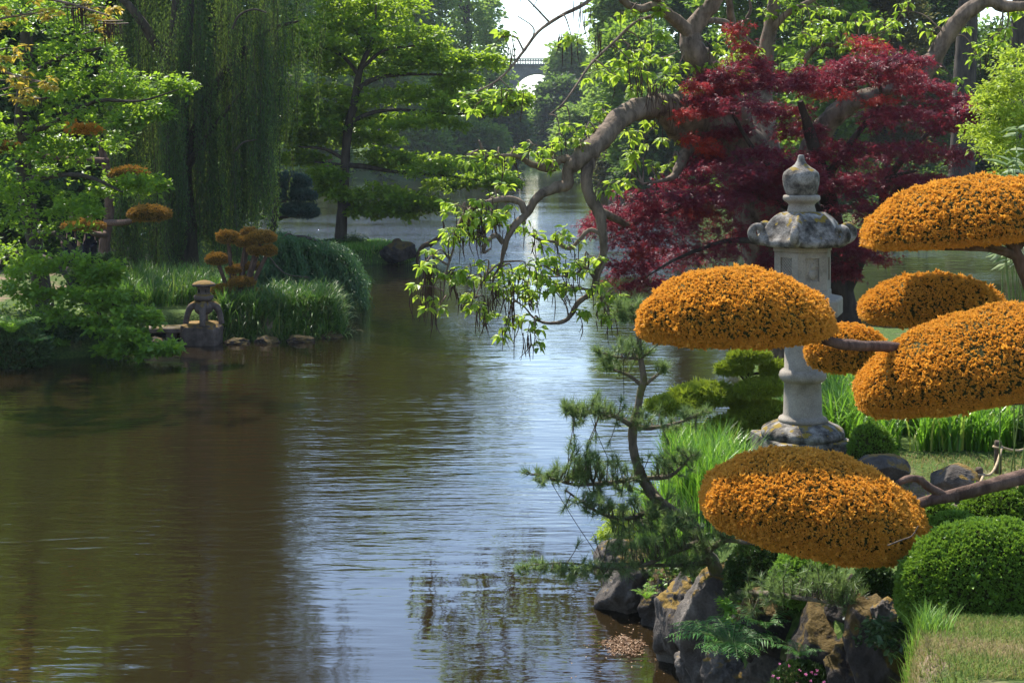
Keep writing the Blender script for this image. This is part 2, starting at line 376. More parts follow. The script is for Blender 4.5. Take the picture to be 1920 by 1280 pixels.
# water
mw, t, b, o = mat('pond_water')
b.inputs['Base Color'].default_value = (.014, .0095, .004, 1); b.inputs['Roughness'].default_value = .035
b.inputs['IOR'].default_value = 1.78
tc = N_(t, 'ShaderNodeNewGeometry')
def wave(sx, sy, detail, ang=0.0, rough=.5):
    mp = N_(t, 'ShaderNodeMapping'); mp.inputs[2].default_value = (0, 0, ang); mp.inputs[3].default_value = (sx, sy, 1)
    t.links.new(tc.outputs['Position'], mp.inputs[0])
    n = N_(t, 'ShaderNodeTexNoise'); n.inputs['Scale'].default_value = 1; n.inputs['Detail'].default_value = detail; n.inputs['Roughness'].default_value = rough
    t.links.new(mp.outputs[0], n.inputs[0]); return n.outputs[0]
def math_(op, a, c):
    q = N_(t, 'ShaderNodeMath', operation=op)
    for i, v in enumerate((a, c)):
        if isinstance(v, (int, float)): q.inputs[i].default_value = v
        else: t.links.new(v, q.inputs[i])
    return q.outputs[0]
patch = ramp(t, wave(.10, .17, 2, .2), [(.36, (.15, .15, .15)), (.62, (1, 1, 1))])
fine = math_('MULTIPLY', wave(2.2, 9.0, 3, .06), patch)
med = wave(.9, 3.0, 2, -.12)
big = wave(.5, 1.3, 2, .3)
sxyz = N_(t, 'ShaderNodeSeparateXYZ'); t.links.new(tc.outputs['Position'], sxyz.inputs[0])
wind = ramp(t, math_('MULTIPLY', sxyz.outputs[1], .005), [(.055, (.10,) * 3), (.085, (.30,) * 3), (.12, (.24,) * 3), (.21, (.25,) * 3), (.25, (1.1,) * 3), (.30, (1.6,) * 3), (.37, (1.3,) * 3), (.46, (.22,) * 3)])   # breeze stronger on the open water
hgt = math_('ADD', math_('MULTIPLY', math_('MULTIPLY', fine, wind), .045), math_('ADD', math_('MULTIPLY', math_('MULTIPLY', med, wind), .05), math_('MULTIPLY', big, .007)))
bp = N_(t, 'ShaderNodeBump'); bp.inputs['Strength'].default_value = 1.0; bp.inputs['Distance'].default_value = 1.0
t.links.new(hgt, bp.inputs['Height']); t.links.new(bp.outputs[0], b.inputs['Normal'])
M['water'] = mw

# ground
mg, t, b, o = mat('ground_cover')
tc = N_(t, 'ShaderNodeNewGeometry')
n1 = N_(t, 'ShaderNodeTexNoise'); n1.inputs['Scale'].default_value = 1.1; n1.inputs['Detail'].default_value = 8
n2 = N_(t, 'ShaderNodeTexNoise'); n2.inputs['Scale'].default_value = 22; n2.inputs['Detail'].default_value = 6
t.links.new(tc.outputs['Position'], n1.inputs[0]); t.links.new(tc.outputs['Position'], n2.inputs[0])
g1 = ramp(t, n2.outputs[0], [(.3, (.022, .040, .010)), (.5, (.05, .085, .018)), (.75, (.11, .14, .035))])
g2 = ramp(t, n2.outputs[0], [(.3, (.07, .05, .03)), (.5, (.17, .125, .08)), (.75, (.29, .22, .155))])
pt = tintout(t)
sb = math_('ADD', pt, math_('MULTIPLY', math_('SUBTRACT', n1.outputs[0], .5), 1.2))
kk = ramp(t, sb, [(.42, (0, 0, 0)), (.58, (1, 1, 1))])
mx = N_(t, 'ShaderNodeMix', data_type='RGBA'); t.links.new(kk, mx.inputs[0]); t.links.new(g1, mx.inputs[6]); t.links.new(g2, mx.inputs[7])
t.links.new(mx.outputs[2], b.inputs['Base Color']); b.inputs['Roughness'].default_value = .95; b.inputs['Specular IOR Level'].default_value = .1
bp = N_(t, 'ShaderNodeBump'); bp.inputs['Strength'].default_value = .7; bp.inputs['Distance'].default_value = .05
t.links.new(n2.outputs[0], bp.inputs['Height']); t.links.new(bp.outputs[0], b.inputs['Normal'])
M['ground'] = mg

# ------------------------------------------------------------------ terrain and water
def sdist(x, y, poly):
    """signed distance to a polygon, positive inside"""
    poly = np.asarray(poly, float); d = np.full(x.shape, 1e9); ins = np.zeros(x.shape, bool)
    for i in range(len(poly)):
        a, c = poly[i], poly[(i + 1) % len(poly)]
        e = c - a; wx = x - a[0]; wy = y - a[1]
        q = np.clip((wx * e[0] + wy * e[1]) / (e @ e), 0, 1)
        d = np.minimum(d, np.hypot(wx - q * e[0], wy - q * e[1]))
        cond = ((a[1] <= y) & (c[1] > y)) | ((c[1] <= y) & (a[1] > y))
        xi = a[0] + (y - a[1]) / (e[1] if e[1] != 0 else 1e-9) * e[0]
        ins ^= cond & (x < xi)
    return np.where(ins, d, -d)
LEDGE = [(2.1, -8), (1.6, 5), (1.4, 9), (1.32, 11.1), (1.3, 11.9), (1.4, 12.6), (.98, 12.75), (1.0, 13.8), (1.2, 15.3), (1.7, 16.6), (2.2, 17.6), (3.0, 18.6), (3.6, 20),
         (3.9, 22), (4.0, 26), (5.5, 29), (8, 28.5), (9, 25), (12, 22.5), (20, 22), (70, 22), (70, -8)]
PLAT = [(2.0, -8), (1.4, 5), (1.46, 6), (1.68, 6.9), (2.0, 7.6), (2.2, 8.4), (1.9, 9.0), (1.6, 9.6), (1.5, 10.3), (1.55, 11), (1.66, 12.5), (1.25, 13.2), (1.25, 14), (1.55, 15.1), (2.0, 16.4), (2.6, 17.4),
        (3.5, 18.4), (4.2, 20), (4.5, 22), (4.6, 25.5), (5.8, 28.2), (8, 27.8), (8.6, 24.6), (12, 22), (20, 21.5), (70, 21.5), (70, -8)]
LEFT = [(-70, 20), (-16, 24.6), (-9.7, 26.9), (-8, 28.3), (-7.5, 30.1), (-6.0, 30.4), (-5.2, 30.5), (-4.2, 30.7), (-3.65, 31.2), (-3.7, 33.5), (-4.6, 37), (-4.1, 40), (-4.6, 43), (-6.6, 46),
        (-8, 50), (-12, 55), (-20, 60), (-70, 62)]
ISLE = [(-8.4, 51), (-7.6, 49.6), (-5.4, 49.4), (-3.6, 50.2), (-3.1, 52), (-4, 54.5), (-6.5, 55.5), (-8.2, 54)]
FARL = [(-300, 78), (-60, 85), (-36, 130), (-24, 160), (-12, 175), (-2, 205), (0, 260), (-5, 700), (-700, 700), (-700, 78)]
FARR = [(9, 700), (8.5, 240), (9, 180), (7.5, 150), (8.2, 118), (10, 95), (13, 78), (18, 62), (24, 52), (40, 45), (700, 40), (700, 700)]
FARB = [(-700, 225), (700, 225), (700, 760), (-700, 760)]
def height(x, y):
    x = np.asarray(x, float); y = np.asarray(y, float)
    z = np.full(x.shape, -1.0)
    H = lambda d, h, a, c, lo=-1.0: lo + (h - lo) * smooth(a, c, d)
    z = np.maximum(z, H(sdist(x, y, LEDGE), .42, -.35, .35))
    hp = np.interp(y, [0, 5, 7, 8.2, 9, 10, 14, 18, 24, 30], [2.9, 2.3, 1.84, 1.58, 1.22, 1.0, .95, .82, .7, .6])
    hp = hp + np.clip(x - 12, 0, 60) * .12
    z = np.maximum(z, H(sdist(x, y, PLAT), hp, -.12, .30, -.6))
    d = sdist(x, y, LEFT)
    z = np.maximum(z, H(d, .55 + .02 * np.clip(d, 0, 20), -.45, .5))
    z = np.maximum(z, H(sdist(x, y, ISLE), .45, -.6, .7))
    d = sdist(x, y, FARL); z = np.maximum(z, H(d, .9, -1., 1.2) + np.clip(d - 6, 0, 90) * .10)
    d = sdist(x, y, FARR); z = np.maximum(z, H(d, .9, -1., 1.2) + np.clip(d - 4, 0, 90) * .16)
    d = sdist(x, y, FARB); z = np.maximum(z, H(d, 1., -1., 1.5))
    return z
def gz(x, y): return float(height(A(x), A(y))[0])
def axis(lo, hi, c0, c1, fine, grow):
    a = list(np.arange(c0, c1, fine)); s = fine
    while a[-1] < hi: s *= grow; a.append(a[-1] + s)
    s = fine; f = [c0]
    while f[-1] > lo: s *= grow; f.append(f[-1] - s)
    return np.array(f[:0:-1] + a)
xs = axis(-650, 650, -10, 7, .13, 1.05); ys = axis(-30, 720, 4, 33, .13, 1.04)
XX, YY = np.meshgrid(xs, ys)
ZZ = height(XX, YY)
n0 = np.sin(XX * 2.1 + np.sin(YY * 1.7) * 1.3) * np.sin(YY * 2.6 + XX * .7) * .5 + np.sin(XX * 5.3 + 1) * np.sin(YY * 4.7) * .3
ZZ = ZZ + np.where(ZZ > .05, .035 * n0, 0)
# bare earth (1) against green cover (0): the path behind the rope, the dry lawn, the woodland floor
bare = np.full(XX.shape, .28)
bare = np.maximum(bare, .95 * smooth(.5, -.2, np.abs(YY - 12.6 - .15 * (XX - 3)) - .75) * smooth(2.6, 3.2, XX) * (XX < 30))
bare = np.maximum(bare, .55 * smooth(8.6, 7.6, YY) * (XX > 1.5) * (XX < 30))
bare = np.maximum(bare, .48 * (sdist(XX, YY, LEFT) > 4.5))
g = G(); g.grid(np.stack([XX, YY, ZZ], -1), 0, bare.ravel())
tag(g.build('ground', M['ground']), kind='structure')
g = G(); g.add([[-640, -25, 0], [640, -25, 0], [640, 715, 0], [-640, 715, 0]], [[0, 1, 2, 3]])
tag(g.build('water', M['water']), kind='structure')

# ------------------------------------------------------------------ builders
def noise3(p, s, seed=0.):
    return np.array([mnoise.fractal(Vector((float(q[0]) * s + seed, float(q[1]) * s - seed, float(q[2]) * s + 2 * seed)), 1.0, 2.0, 4) for q in p])
def ico(n):
    bm = bmesh.new(); bmesh.ops.create_icosphere(bm, subdivisions=n, radius=1)
    V = np.array([v.co[:] for v in bm.verts]); Fc = np.array([[v.index for v in f.verts] for f in bm.faces]); bm.free(); return V, Fc
ICO4 = ico(5); ICO3 = ico(4)
def rock_geo(g, c, size, seed, cuts=11, rough=.16, hi=True, mi=0):
    """angular boulder: a ball cut by planes, then worn by noise"""
    r = np.random.default_rng(seed); V, Fc = ICO4 if hi else ICO3
    n = nrm(r.normal(size=(cuts, 3))); h = .62 + .32 * r.random(cuts)
    dn = V @ n.T
    R = np.min(np.where(dn > .05, h[None] / np.maximum(dn, .05), 9), 1); R = np.minimum(R, 1.05)
    nz = noise3(V, 1.7, seed * 1.37); nz2 = noise3(V, 5.5, seed * 2.1)
    W = V * (R * (1 + rough * nz + rough * .45 * nz2))[:, None] * np.asarray(size) + np.asarray(c)
    g.add(W, Fc, mi, .5, True)
def rock(name, label, c, size, seed, m=None, cat='rock', group=None, cuts=11, rough=.16):
    g = G(); rock_geo(g, c, size, seed, cuts, rough)
    o = g.build(name, m or M['rock'], origin=(c[0], c[1], c[2] - size[2] * .6)); return tag(o, label, cat, group)

def pad_geo(g, c, rx, ry, up, dn, tilt=0.0, n=2600, L=.030, K=9, W=.008, needle='diamond', core=.97, sq=1.95, lean=0.25, under=1.0, tmin=.0, kx=1.0):
    """a clipped cushion of foliage: dark core dome and a shell of short shoots"""
    ct, st = math.cos(tilt), math.sin(tilt)
    R = np.array([[ct, 0, st], [0, 1, 0], [-st, 0, ct]])
    th = np.linspace(0, math.pi, 26); ph = np.linspace(0, 2 * math.pi, 48, endpoint=False)
    def surf(d):
        z = d[..., 2]; hor = np.hypot(d[..., 0], d[..., 1])
        s = np.where(z > 0, up, dn)
        e_ = np.where(z > 0, sq, 2.7); q = (hor ** e_ + np.abs(z) ** e_) ** (-1. / e_)
        return np.stack([d[..., 0] * q * rx, d[..., 1] * q * ry, z * q * s], -1)
    D = np.stack([np.sin(th)[:, None] * np.cos(ph), np.sin(th)[:, None] * np.sin(ph), np.repeat(np.cos(th)[:, None], 48, 1)], -1)
    lump = lambda p: 1 + .026 * np.sin(p[..., 0] * 9 / max(rx, .1)) * np.sin(p[..., 1] * 8 / max(ry, .1) + 1) + .012 * np.sin(p[..., 0] * 21 / max(rx, .1) + p[..., 2] * 11)
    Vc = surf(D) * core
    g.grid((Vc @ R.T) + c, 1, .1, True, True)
    # shoots spread evenly over the shell
    i = np.arange(n) + .5
    z = 1 - 2 * i / n; a = i * math.pi * (3 - math.sqrt(5)) + rng.normal(size=n) * .02
    z = np.clip(z + rng.normal(size=n) * .004, -1, 1)
    d = np.stack([np.sqrt(1 - z * z) * np.cos(a), np.sqrt(1 - z * z) * np.sin(a), z], 1)
    p = surf(d); e = np.stack([p[:, 0] / rx ** 2, p[:, 1] / ry ** 2, p[:, 2] / np.where(p[:, 2] > 0, up, dn) ** 2], 1); nn = nrm(e)
    p = p * lump(p)[:, None] + rng.normal(size=p.shape) * L * .30
    keep = (rng.random(n) < np.where(z < -.25, under * (1 - .55 * np.clip(-z - .25, 0, 1)), 1)); p = p[keep]; nn = nn[keep]; n = len(p)
    p = p @ R.T + c; nn = nn @ R.T
    size = (.65 + .65 * rng.random(n)) * np.where(nn[:, 2] < 0, .85, 1) * np.where(rng.random(n) < .015, 1.9, 1)
    wide = np.sin(p[:, 0] * 17 + np.sin(p[:, 1] * 13) * 2) * np.sin(p[:, 2] * 19 + p[:, 1] * 9)
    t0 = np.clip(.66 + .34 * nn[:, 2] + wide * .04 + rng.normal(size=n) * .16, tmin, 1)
    P0 = np.repeat(p, K, 0); NN = np.repeat(nn, K, 0)
    dd = nrm(NN + rng.normal(size=P0.shape) * .75 + A(0, 0, lean))
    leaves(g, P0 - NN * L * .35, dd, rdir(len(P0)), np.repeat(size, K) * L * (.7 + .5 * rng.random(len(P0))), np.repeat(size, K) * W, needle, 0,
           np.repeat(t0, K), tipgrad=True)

def clipped(name, label, px, py0, py1, rpx, Y, mk, n=3000, L=.03, W=.016, group=None, ryf=.9, K=4, cat='shrub', foot=None, sq=2.2):
    s = Y / F; x = (px - CX) * s; zt = EYE - (py0 - HY) * s
    rx = rpx * s; ry = rx * ryf
    zg = (foot if foot is not None else max(gz(x, Y), zt - (py1 - py0) * s * 1.2))
    zc = zg + .06 * (zt - zg)
    g = G(); pad_geo(g, A(x, Y, zc), rx, ry, zt - zc, zc - zg + .28 * (zt - zg), 0, n, L, K, W, 'oval', .95, sq, .3, 1.0)
    o = g.build(name, [M[mk], M['core']], origin=(x, Y, zg)); return tag(o, label, cat, group)

def blades(g, p, ht, wd, lean, seg=4, curl=1.0, mi=0, tint=None):
    """arching grass blades rooted at p"""
    p = np.asarray(p); n = len(p); ht = np.broadcast_to(ht, (n,)); wd = np.broadcast_to(wd, (n,))
    a = rng.random(n) * 2 * math.pi; lean = np.broadcast_to(lean, (n,)) * (.4 + rng.random(n))
    dx, dy = np.cos(a), np.sin(a); s = np.linspace(0, 1, seg + 1)
    ang = lean[:, None] * (s[None] ** curl) * 1.5
    st = ht[:, None] / seg
    hx = np.concatenate([np.zeros((n, 1)), np.cumsum(np.sin(ang[:, 1:]) * st, 1)], 1); hz = np.concatenate([np.zeros((n, 1)), np.cumsum(np.cos(ang[:, 1:]) * st, 1)], 1)
    C = np.stack([p[:, None, 0] + hx * dx[:, None], p[:, None, 1] + hx * dy[:, None], p[:, None, 2] + hz], -1)
    sd = np.stack([-dy, dx, np.zeros(n)], -1)
    wv = wd[:, None] * np.minimum(1, 1.6 * (1 - s[None]) + .06) * .5
    V = np.stack([C - sd[:, None] * wv[..., None], C + sd[:, None] * wv[..., None]], 2).reshape(n, -1, 3)
    k = np.arange(seg) * 2; f = np.stack([k, k + 1, k + 3, k + 2], 1)
    f = (f[None] + (np.arange(n) * 2 * (seg + 1))[:, None, None]).reshape(-1, 4)
    if tint is None: tint = rng.random(n)
    g.add(V.reshape(-1, 3), f, mi, np.repeat(tint, 2 * (seg + 1)), True)

def fern(name, label, c, n, L, mk='fern', group=None, lift=1.0, cat='fern', spread=1.0):
    root = thing(name, label, cat, c, group); c = np.asarray(c, float)
    for i in range(n):
        g = G(); a = 2 * math.pi * (i + rng.random() * .7) / n; l = L * (.7 + .45 * rng.random()); t = np.linspace(0, 1, 24)
        el = (1.15 * lift - 1.7 * t * spread) ; st = l / 23
        h = np.concatenate([[0], np.cumsum(np.cos(el[1:])) * st]); z = np.concatenate([[0], np.cumsum(np.sin(el[1:])) * st])
        q = np.stack([c[0] + h * math.cos(a), c[1] + h * math.sin(a), c[2] + z], 1)
        g.tube(q[::3], np.linspace(.006, .0012, len(q[::3])) * (L / .6), 4, 1, .3, 2)
        d = nrm(np.gradient(q, axis=0)); sd = nrm(np.cross(d, A(0, 0, 1))); up = np.cross(sd, d)
        ln = l * .20 * np.sin(np.clip(t * 1.02 + .10, 0, 1) * math.pi) ** .8
        for s in (1, -1):
            leaves(g, q[2:], s * sd[2:] + .5 * d[2:] - .25 * up[2:] + rng.normal(size=(22, 3)) * .12, up[2:] + .3 * s * sd[2:], ln[2:] * (.8 + .4 * rng.random(22)), st * .5, 'diamond', 0, .15 + .8 * rng.random(22))
        g.build('frond', [M[mk], M['stem']], root)
    return root

# ------------------------------------------------------------------ the tall stone lantern
def stone_lantern():
    Y = 14.6; s = Y / F; cx = (1505 - CX) * s
    zt = lambda py: EYE - (py - HY) * s
    zg = gz(cx, Y)
    root = thing('stone_lantern', 'tall grey granite garden lantern with curled roof corners beside the red maple', 'stone lantern', (cx, Y, zg))
    c = A(cx, Y, 0); L_, R_ = M['lantern'], M['lanternroof']
    g = G(); g.box(A(cx, Y, (zt(817) + zg - .25) / 2), (149 * s, 149 * s, zt(817) - zg + .25), math.radians(12), 0, .5, .012); g.build('plinth', R_, root)
    # lotus base with petals pressed into its dome
    pr = []
    for q in np.linspace(0, 1, 22): pr.append(((76 - 30 * q ** 1.6 + 5 * math.sin(q * math.pi)) * s, zt(817) + (zt(789) - zt(817)) * (q ** .75)))
    def petal(V, an):
        k = np.linspace(0, 1, V.shape[0])[:, None]; am = .055 * np.sin(k * math.pi) ** .7
        m = 1 + am * (np.abs(np.cos(an * 8)) - .6)[None]
        V[..., 0] *= m; V[..., 1] *= m; return V
    g = G(); g.lathe([(0.02, zt(817)), (74 * s, zt(817))] + pr + [(.02, zt(788.5))], c, 144, 0, petal); g.build('lotus_base', R_, root)
    g = G(); g.lathe([(.02, zt(790)), (44 * s, zt(790)), (46 * s, zt(786)), (44 * s, zt(782)), (38 * s, zt(779)), (36 * s, zt(775)), (35 * s, zt(740)), (34.2 * s, zt(716)), (38 * s, zt(713.5)),
                      (42 * s, zt(710)), (44.5 * s, zt(704)), (42.5 * s, zt(697)), (39 * s, zt(693)), (34 * s, zt(690)), (33.6 * s, zt(640)), (33.5 * s, zt(600)), (36 * s, zt(598))], c, 56)
    g.build('column', L_, root)
    hexa = lambda r, rot: [A(r * math.sin(math.radians(rot + 60 * k)), -r * math.cos(math.radians(rot + 60 * k))) for k in range(6)]
    def prism(g, levels, rot, mi=0, cut=0.0):
        V = []
        for r, z in levels:
            h = hexa(r, rot); V.append([[cx + p[0], Y + p[1], z] for p in h])
        V = np.array(V)
        for k in range(6):
            a = V[:, k]; d = V[:, (k + 1) % 6]
            g.grid(np.stack([a, d], 1), mi, .5, False)
        for e in (0, -1):
            g.add(np.vstack([V[e], [[cx, Y, levels[e][1]]]]), [[k, (k + 1) % 6, 6] for k in range(6)], mi)
    rot = -20.0
    g = G(); prism(g, [(37 * s, zt(604)), (52 * s, zt(599)), (60 * s, zt(590)), (62 * s, zt(588)), (79 * s, zt(588)), (80 * s, zt(586)), (80 * s, zt(560)), (77 * s, zt(556)), (58 * s, zt(552)), (57 * s, zt(549))], rot)
    g.build('platform', L_, root)
    # fire box: six corner posts and six sunk faces
    r0 = 56 * s; zb, zc = zt(549), zt(458)
    g = G(); prism(g, [(57 * s, zb), (57 * s, zt(543)), (55.5 * s, zt(541))], rot); prism(g, [(55.5 * s, zt(471)), (58 * s, zt(469)), (58 * s, zt(463)), (60 * s, zt(460)), (60 * s, zc)], rot)
    prism(g, [(50 * s, zt(542)), (50 * s, zt(470))], rot)
    hx = hexa(r0, rot)
    for k in range(6):
        a, d = hx[k], hx[(k + 1) % 6]; e = nrm(d - a); nrmv = A(e[1], -e[0]); wid = np.linalg.norm(d - a); ang = math.atan2(e[1], e[0])
        mid = (a + d) / 2
        for u in (-.5, .5):
            pc = mid + e * u * (wid - 15 * s) - nrmv * 3.4 * s
            g.box(A(cx + pc[0], Y + pc[1], zt(506)), (14.4 * s, 6.5 * s, zt(471.5) - zt(540.5)), ang)
        for zc_, hh in ((zt(476), 10 * s), (zt(532), 17 * s)):
            pc = mid - nrmv * 3.5 * s
            g.box(A(cx + pc[0], Y + pc[1], zc_), (wid - 29 * s, 6.2 * s, hh), ang)
    box = g.build('fire_box', L_, root)
    for k in range(6):
        a, d = hx[k], hx[(k + 1) % 6]; e = nrm(d - a); nv = A(e[1], -e[0]); mid = (a + d) / 2; wid = np.linalg.norm(d - a); ang = math.atan2(e[1], e[0])
        B = lambda u, z, out: A(cx, Y, z) + np.append(mid + e * u * s + nv * out * s, 0)
        face_lat = (k % 3 == 2)
        if face_lat:      # lattice window
            g = G(); q = B(0, zt(503), -6.2)
            g.box(q, (wid - 28 * s, 1.0 * s, 42 * s), ang, 1)
            for sg in (1, -1):
                for j in range(-4, 5):
                    pts = []
                    for tt in np.linspace(-1, 1, 24):
                        u = j * 6.2 + sg * tt * 21; v = tt * 21
                        if abs(u) < 13.5: pts.append(B(u, zt(503) + v * s, -3.6 - .5 * sg))
                    if len(pts) > 2: g.tube(np.array([pts[0], pts[-1]]), 1.15 * s, 6, 0, .5, 1)
            g.build('lattice_window', [L_, M['hollow']], box)
        elif k % 3 == 0:  # carved gourd and ring
            g = G()
            for u, z, r, fl in ((2, 512, 9.5, .5), (3, 497, 6, .5), (1, 524, 5, .45)):
                V, Fc = ICO3; W = V.copy(); loc = B(u, zt(z), -6.0)
                W = np.stack([W[:, 0] * r * s, W[:, 1] * r * s * fl, W[:, 2] * r * s], 1)
                co, si = math.cos(ang), math.sin(ang); W = np.stack([W[:, 0] * co - W[:, 1] * si, W[:, 0] * si + W[:, 1] * co, W[:, 2]], 1)
                g.add(W + loc, Fc, 0, .5, True)
            ring = np.array([B(11 + 6.5 * math.cos(q), zt(490) + 6.5 * s * math.sin(q), -5.2) for q in np.linspace(0, 2 * math.pi, 20)])
            g.tube(ring, 2.2 * s, 6, 0, .5, 1); g.build('carved_relief', L_, box)
        else:             # deep niche
            g = G(); g.box(B(0, zt(503), -7.2), (wid - 30 * s, .8 * s, 43 * s), ang); g.build('niche', M['lanternold'], box)
    # roof: swept hexagon, ribs, upturned scrolls
    an = np.linspace(0, 2 * math.pi, 180, endpoint=False); rows = []
    hexr = lambda th, R: R * math.cos(math.pi / 6) / math.cos(((th + math.pi / 6) % (math.pi / 3)) - math.pi / 6)
    def hr(th):  # angle measured so a corner sits at 0
        q = (th % (math.pi / 3)); return math.cos(math.pi / 6) / math.cos(q - math.pi / 6)
    ths = an
    prof = [(0.02, 396, 0), (.28, 396.5, 0), (.36, 398, 0), (.47, 401, .02), (.57, 406, .05), (.66, 413, .12), (.74, 422, .25), (.80, 432, .45), (.87, 441, .7), (.95, 446, .95), (.985, 449, 1), (1.0, 454, 1), (.97, 459, .9),
            (.90, 461.5, .6), (.75, 462, .3), (.60, 461, .1), (.02, 461, 0)]
    V = np.zeros((len(prof), len(ths), 3))
    for i, (fr, py, lift) in enumerate(prof):
        for j, th in enumerate(ths):
            corner = abs(math.cos(3 * th)) ** 6 if math.cos(3 * th) != 0 else 0
            cw = max(0, math.cos(6 * th) * .5 + .5) ** 5
            hexw = hr(th) if fr > .5 else 1 + (hr(th) - 1) * max(0, (fr - .3) / .2) if fr > .3 else 1
            r = 93 * s * fr * (hexw - .05 * lift * (1 - cw))
            rib = 1.5 * s * cw ** 2 * (1 if .36 < fr < .9 and i < 10 else 0)
            ang = th + math.radians(rot)
            V[i, j] = (cx + r * math.sin(ang), Y - r * math.cos(ang), zt(py) + (lift * 7 * s * cw) + rib * 2)
    g = G(); g.grid(V, 0, .5, True, True)
    roof = g.build('roof', R_, root)
    for k in range(6):
        an_ = math.radians(rot + 60 * k); d = A(math.sin(an_), -math.cos(an_), 0)
        g = G(); sp = []
        for q in np.linspace(0, 1, 22):
            th = -1.9 + q * 5.5; rr = 16 * (1 - .58 * q)
            sp.append(A(cx, Y, zt(434)) + d * (87 + rr * math.cos(th)) * s + A(0, 0, 1) * (rr * math.sin(th)) * s)
        sp = [A(cx, Y, zt(446)) + d * 62 * s, A(cx, Y, zt(451)) + d * 74 * s] + sp
        g.tube(np.array(sp), np.concatenate([[7 * s, 9 * s], np.linspace(9.5, 5, 22) * s]), 12, 0, .5, 2)
        g.build('scroll', R_, roof)
    g = G(); g.lathe([(.02, zt(399)), (27 * s, zt(398)), (26.5 * s, zt(394)), (25 * s, zt(389)), (24 * s, zt(384)), (27 * s, zt(380)), (32 * s, zt(377)), (34.5 * s, zt(374)), (34.5 * s, zt(369)), (33 * s, zt(366)), (24 * s, zt(365)), (.02, zt(364.5))], c + A(-2 * s, 0, 0), 48)
    g.build('collar', L_, root)
    g = G(); g.lathe([(.02, zt(366)), (25 * s, zt(366)), (28 * s, zt(363)), (31 * s, zt(355)), (33.5 * s, zt(345)), (34.4 * s, zt(336)), (34 * s, zt(329)), (32 * s, zt(323.5)), (26 * s, zt(318)), (18 * s, zt(313)), (11.5 * s, zt(308)), (8 * s, zt(302)),
                       (6.3 * s, zt(296)), (5.6 * s, zt(291.5)), (4.4 * s, zt(290.5)), (.01, zt(290.3))], c + A(-3 * s, 0, 0), 48)
    g.build('finial', R_, root)
stone_lantern()

# ------------------------------------------------------------------ cloud-pruned orange yews
def yew_near():
    x, Y = (2130 - CX) * 8.9 / F, 8.9
    root = thing('cloud_pruned_yew', 'nearest yew with large orange cushions, its trunk just beyond the right edge', 'topiary tree', (x, Y, gz(x, Y)))
    g = G(); pts, r = path([(2130, 1330, 8.9, 40), (2135, 1150, 8.9, 36), (2125, 960, 8.85, 32), (2140, 800, 8.8, 27), (2110, 700, 8.75, 20)]); pts[0, 2] = gz(x, Y) - .1
    g.tube(pts, r, 12, wob=.05); g.build('trunk', M['barkred'], root)
    br = [[(2130, 850, 8.85, 22), (2000, 865, 8.5, 17), (1920, 893, 8.3, 14.5), (1840, 915, 8.2, 12.5), (1775, 931, 8.2, 11), (1720, 945, 8.2, 9), (1640, 985, 8.2, 6), (1560, 1000, 8.2, 3)],
          [(1775, 930, 8.2, 8), (1745, 915, 8.2, 8), (1720, 897, 8.2, 7.5), (1690, 902, 8.2, 6.5), (1650, 930, 8.2, 5), (1590, 950, 8.2, 3)],
          [(2130, 800, 8.8, 20), (2000, 770, 8.8, 16), (1860, 715, 9.4, 13), (1760, 668, 9.5, 11), (1660, 650, 9.2, 10), (1580, 646, 8.9, 10), (1530, 632, 8.9, 9), (1460, 628, 8.9, 7), (1360, 620, 8.9, 4)],
          [(2120, 800, 8.8, 18), (2010, 770, 9.1, 14), (1900, 725, 9.3, 10), (1800, 720, 9.3, 7), (1700, 728, 9.3, 4)]]
    for q in br:
        g = G(); pts, r = path(q); g.tube(pts, r, 10, wob=.06); g.build('branch', M['barkred'], root)
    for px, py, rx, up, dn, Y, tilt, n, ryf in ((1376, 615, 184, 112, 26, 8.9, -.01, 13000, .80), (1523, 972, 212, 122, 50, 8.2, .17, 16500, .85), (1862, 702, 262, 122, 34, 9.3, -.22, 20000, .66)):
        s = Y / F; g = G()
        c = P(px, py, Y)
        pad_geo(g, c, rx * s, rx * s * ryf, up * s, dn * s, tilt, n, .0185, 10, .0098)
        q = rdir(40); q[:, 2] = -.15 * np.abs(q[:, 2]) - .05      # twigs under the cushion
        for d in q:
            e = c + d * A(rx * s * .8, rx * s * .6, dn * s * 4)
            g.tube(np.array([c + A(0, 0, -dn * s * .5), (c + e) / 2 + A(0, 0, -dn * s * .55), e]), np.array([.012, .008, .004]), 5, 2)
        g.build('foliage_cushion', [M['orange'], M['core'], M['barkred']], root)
    g = G(); pts, r = path([(1665, 1022, 7.55, 1.6), (1690, 1012, 7.5, 1.6), (1710, 1004, 7.5, 1.4), (1722, 985, 7.5, 1)]); g.tube(pts, r, 5); g.build('dead_twig', M['post'], root)
yew_near()
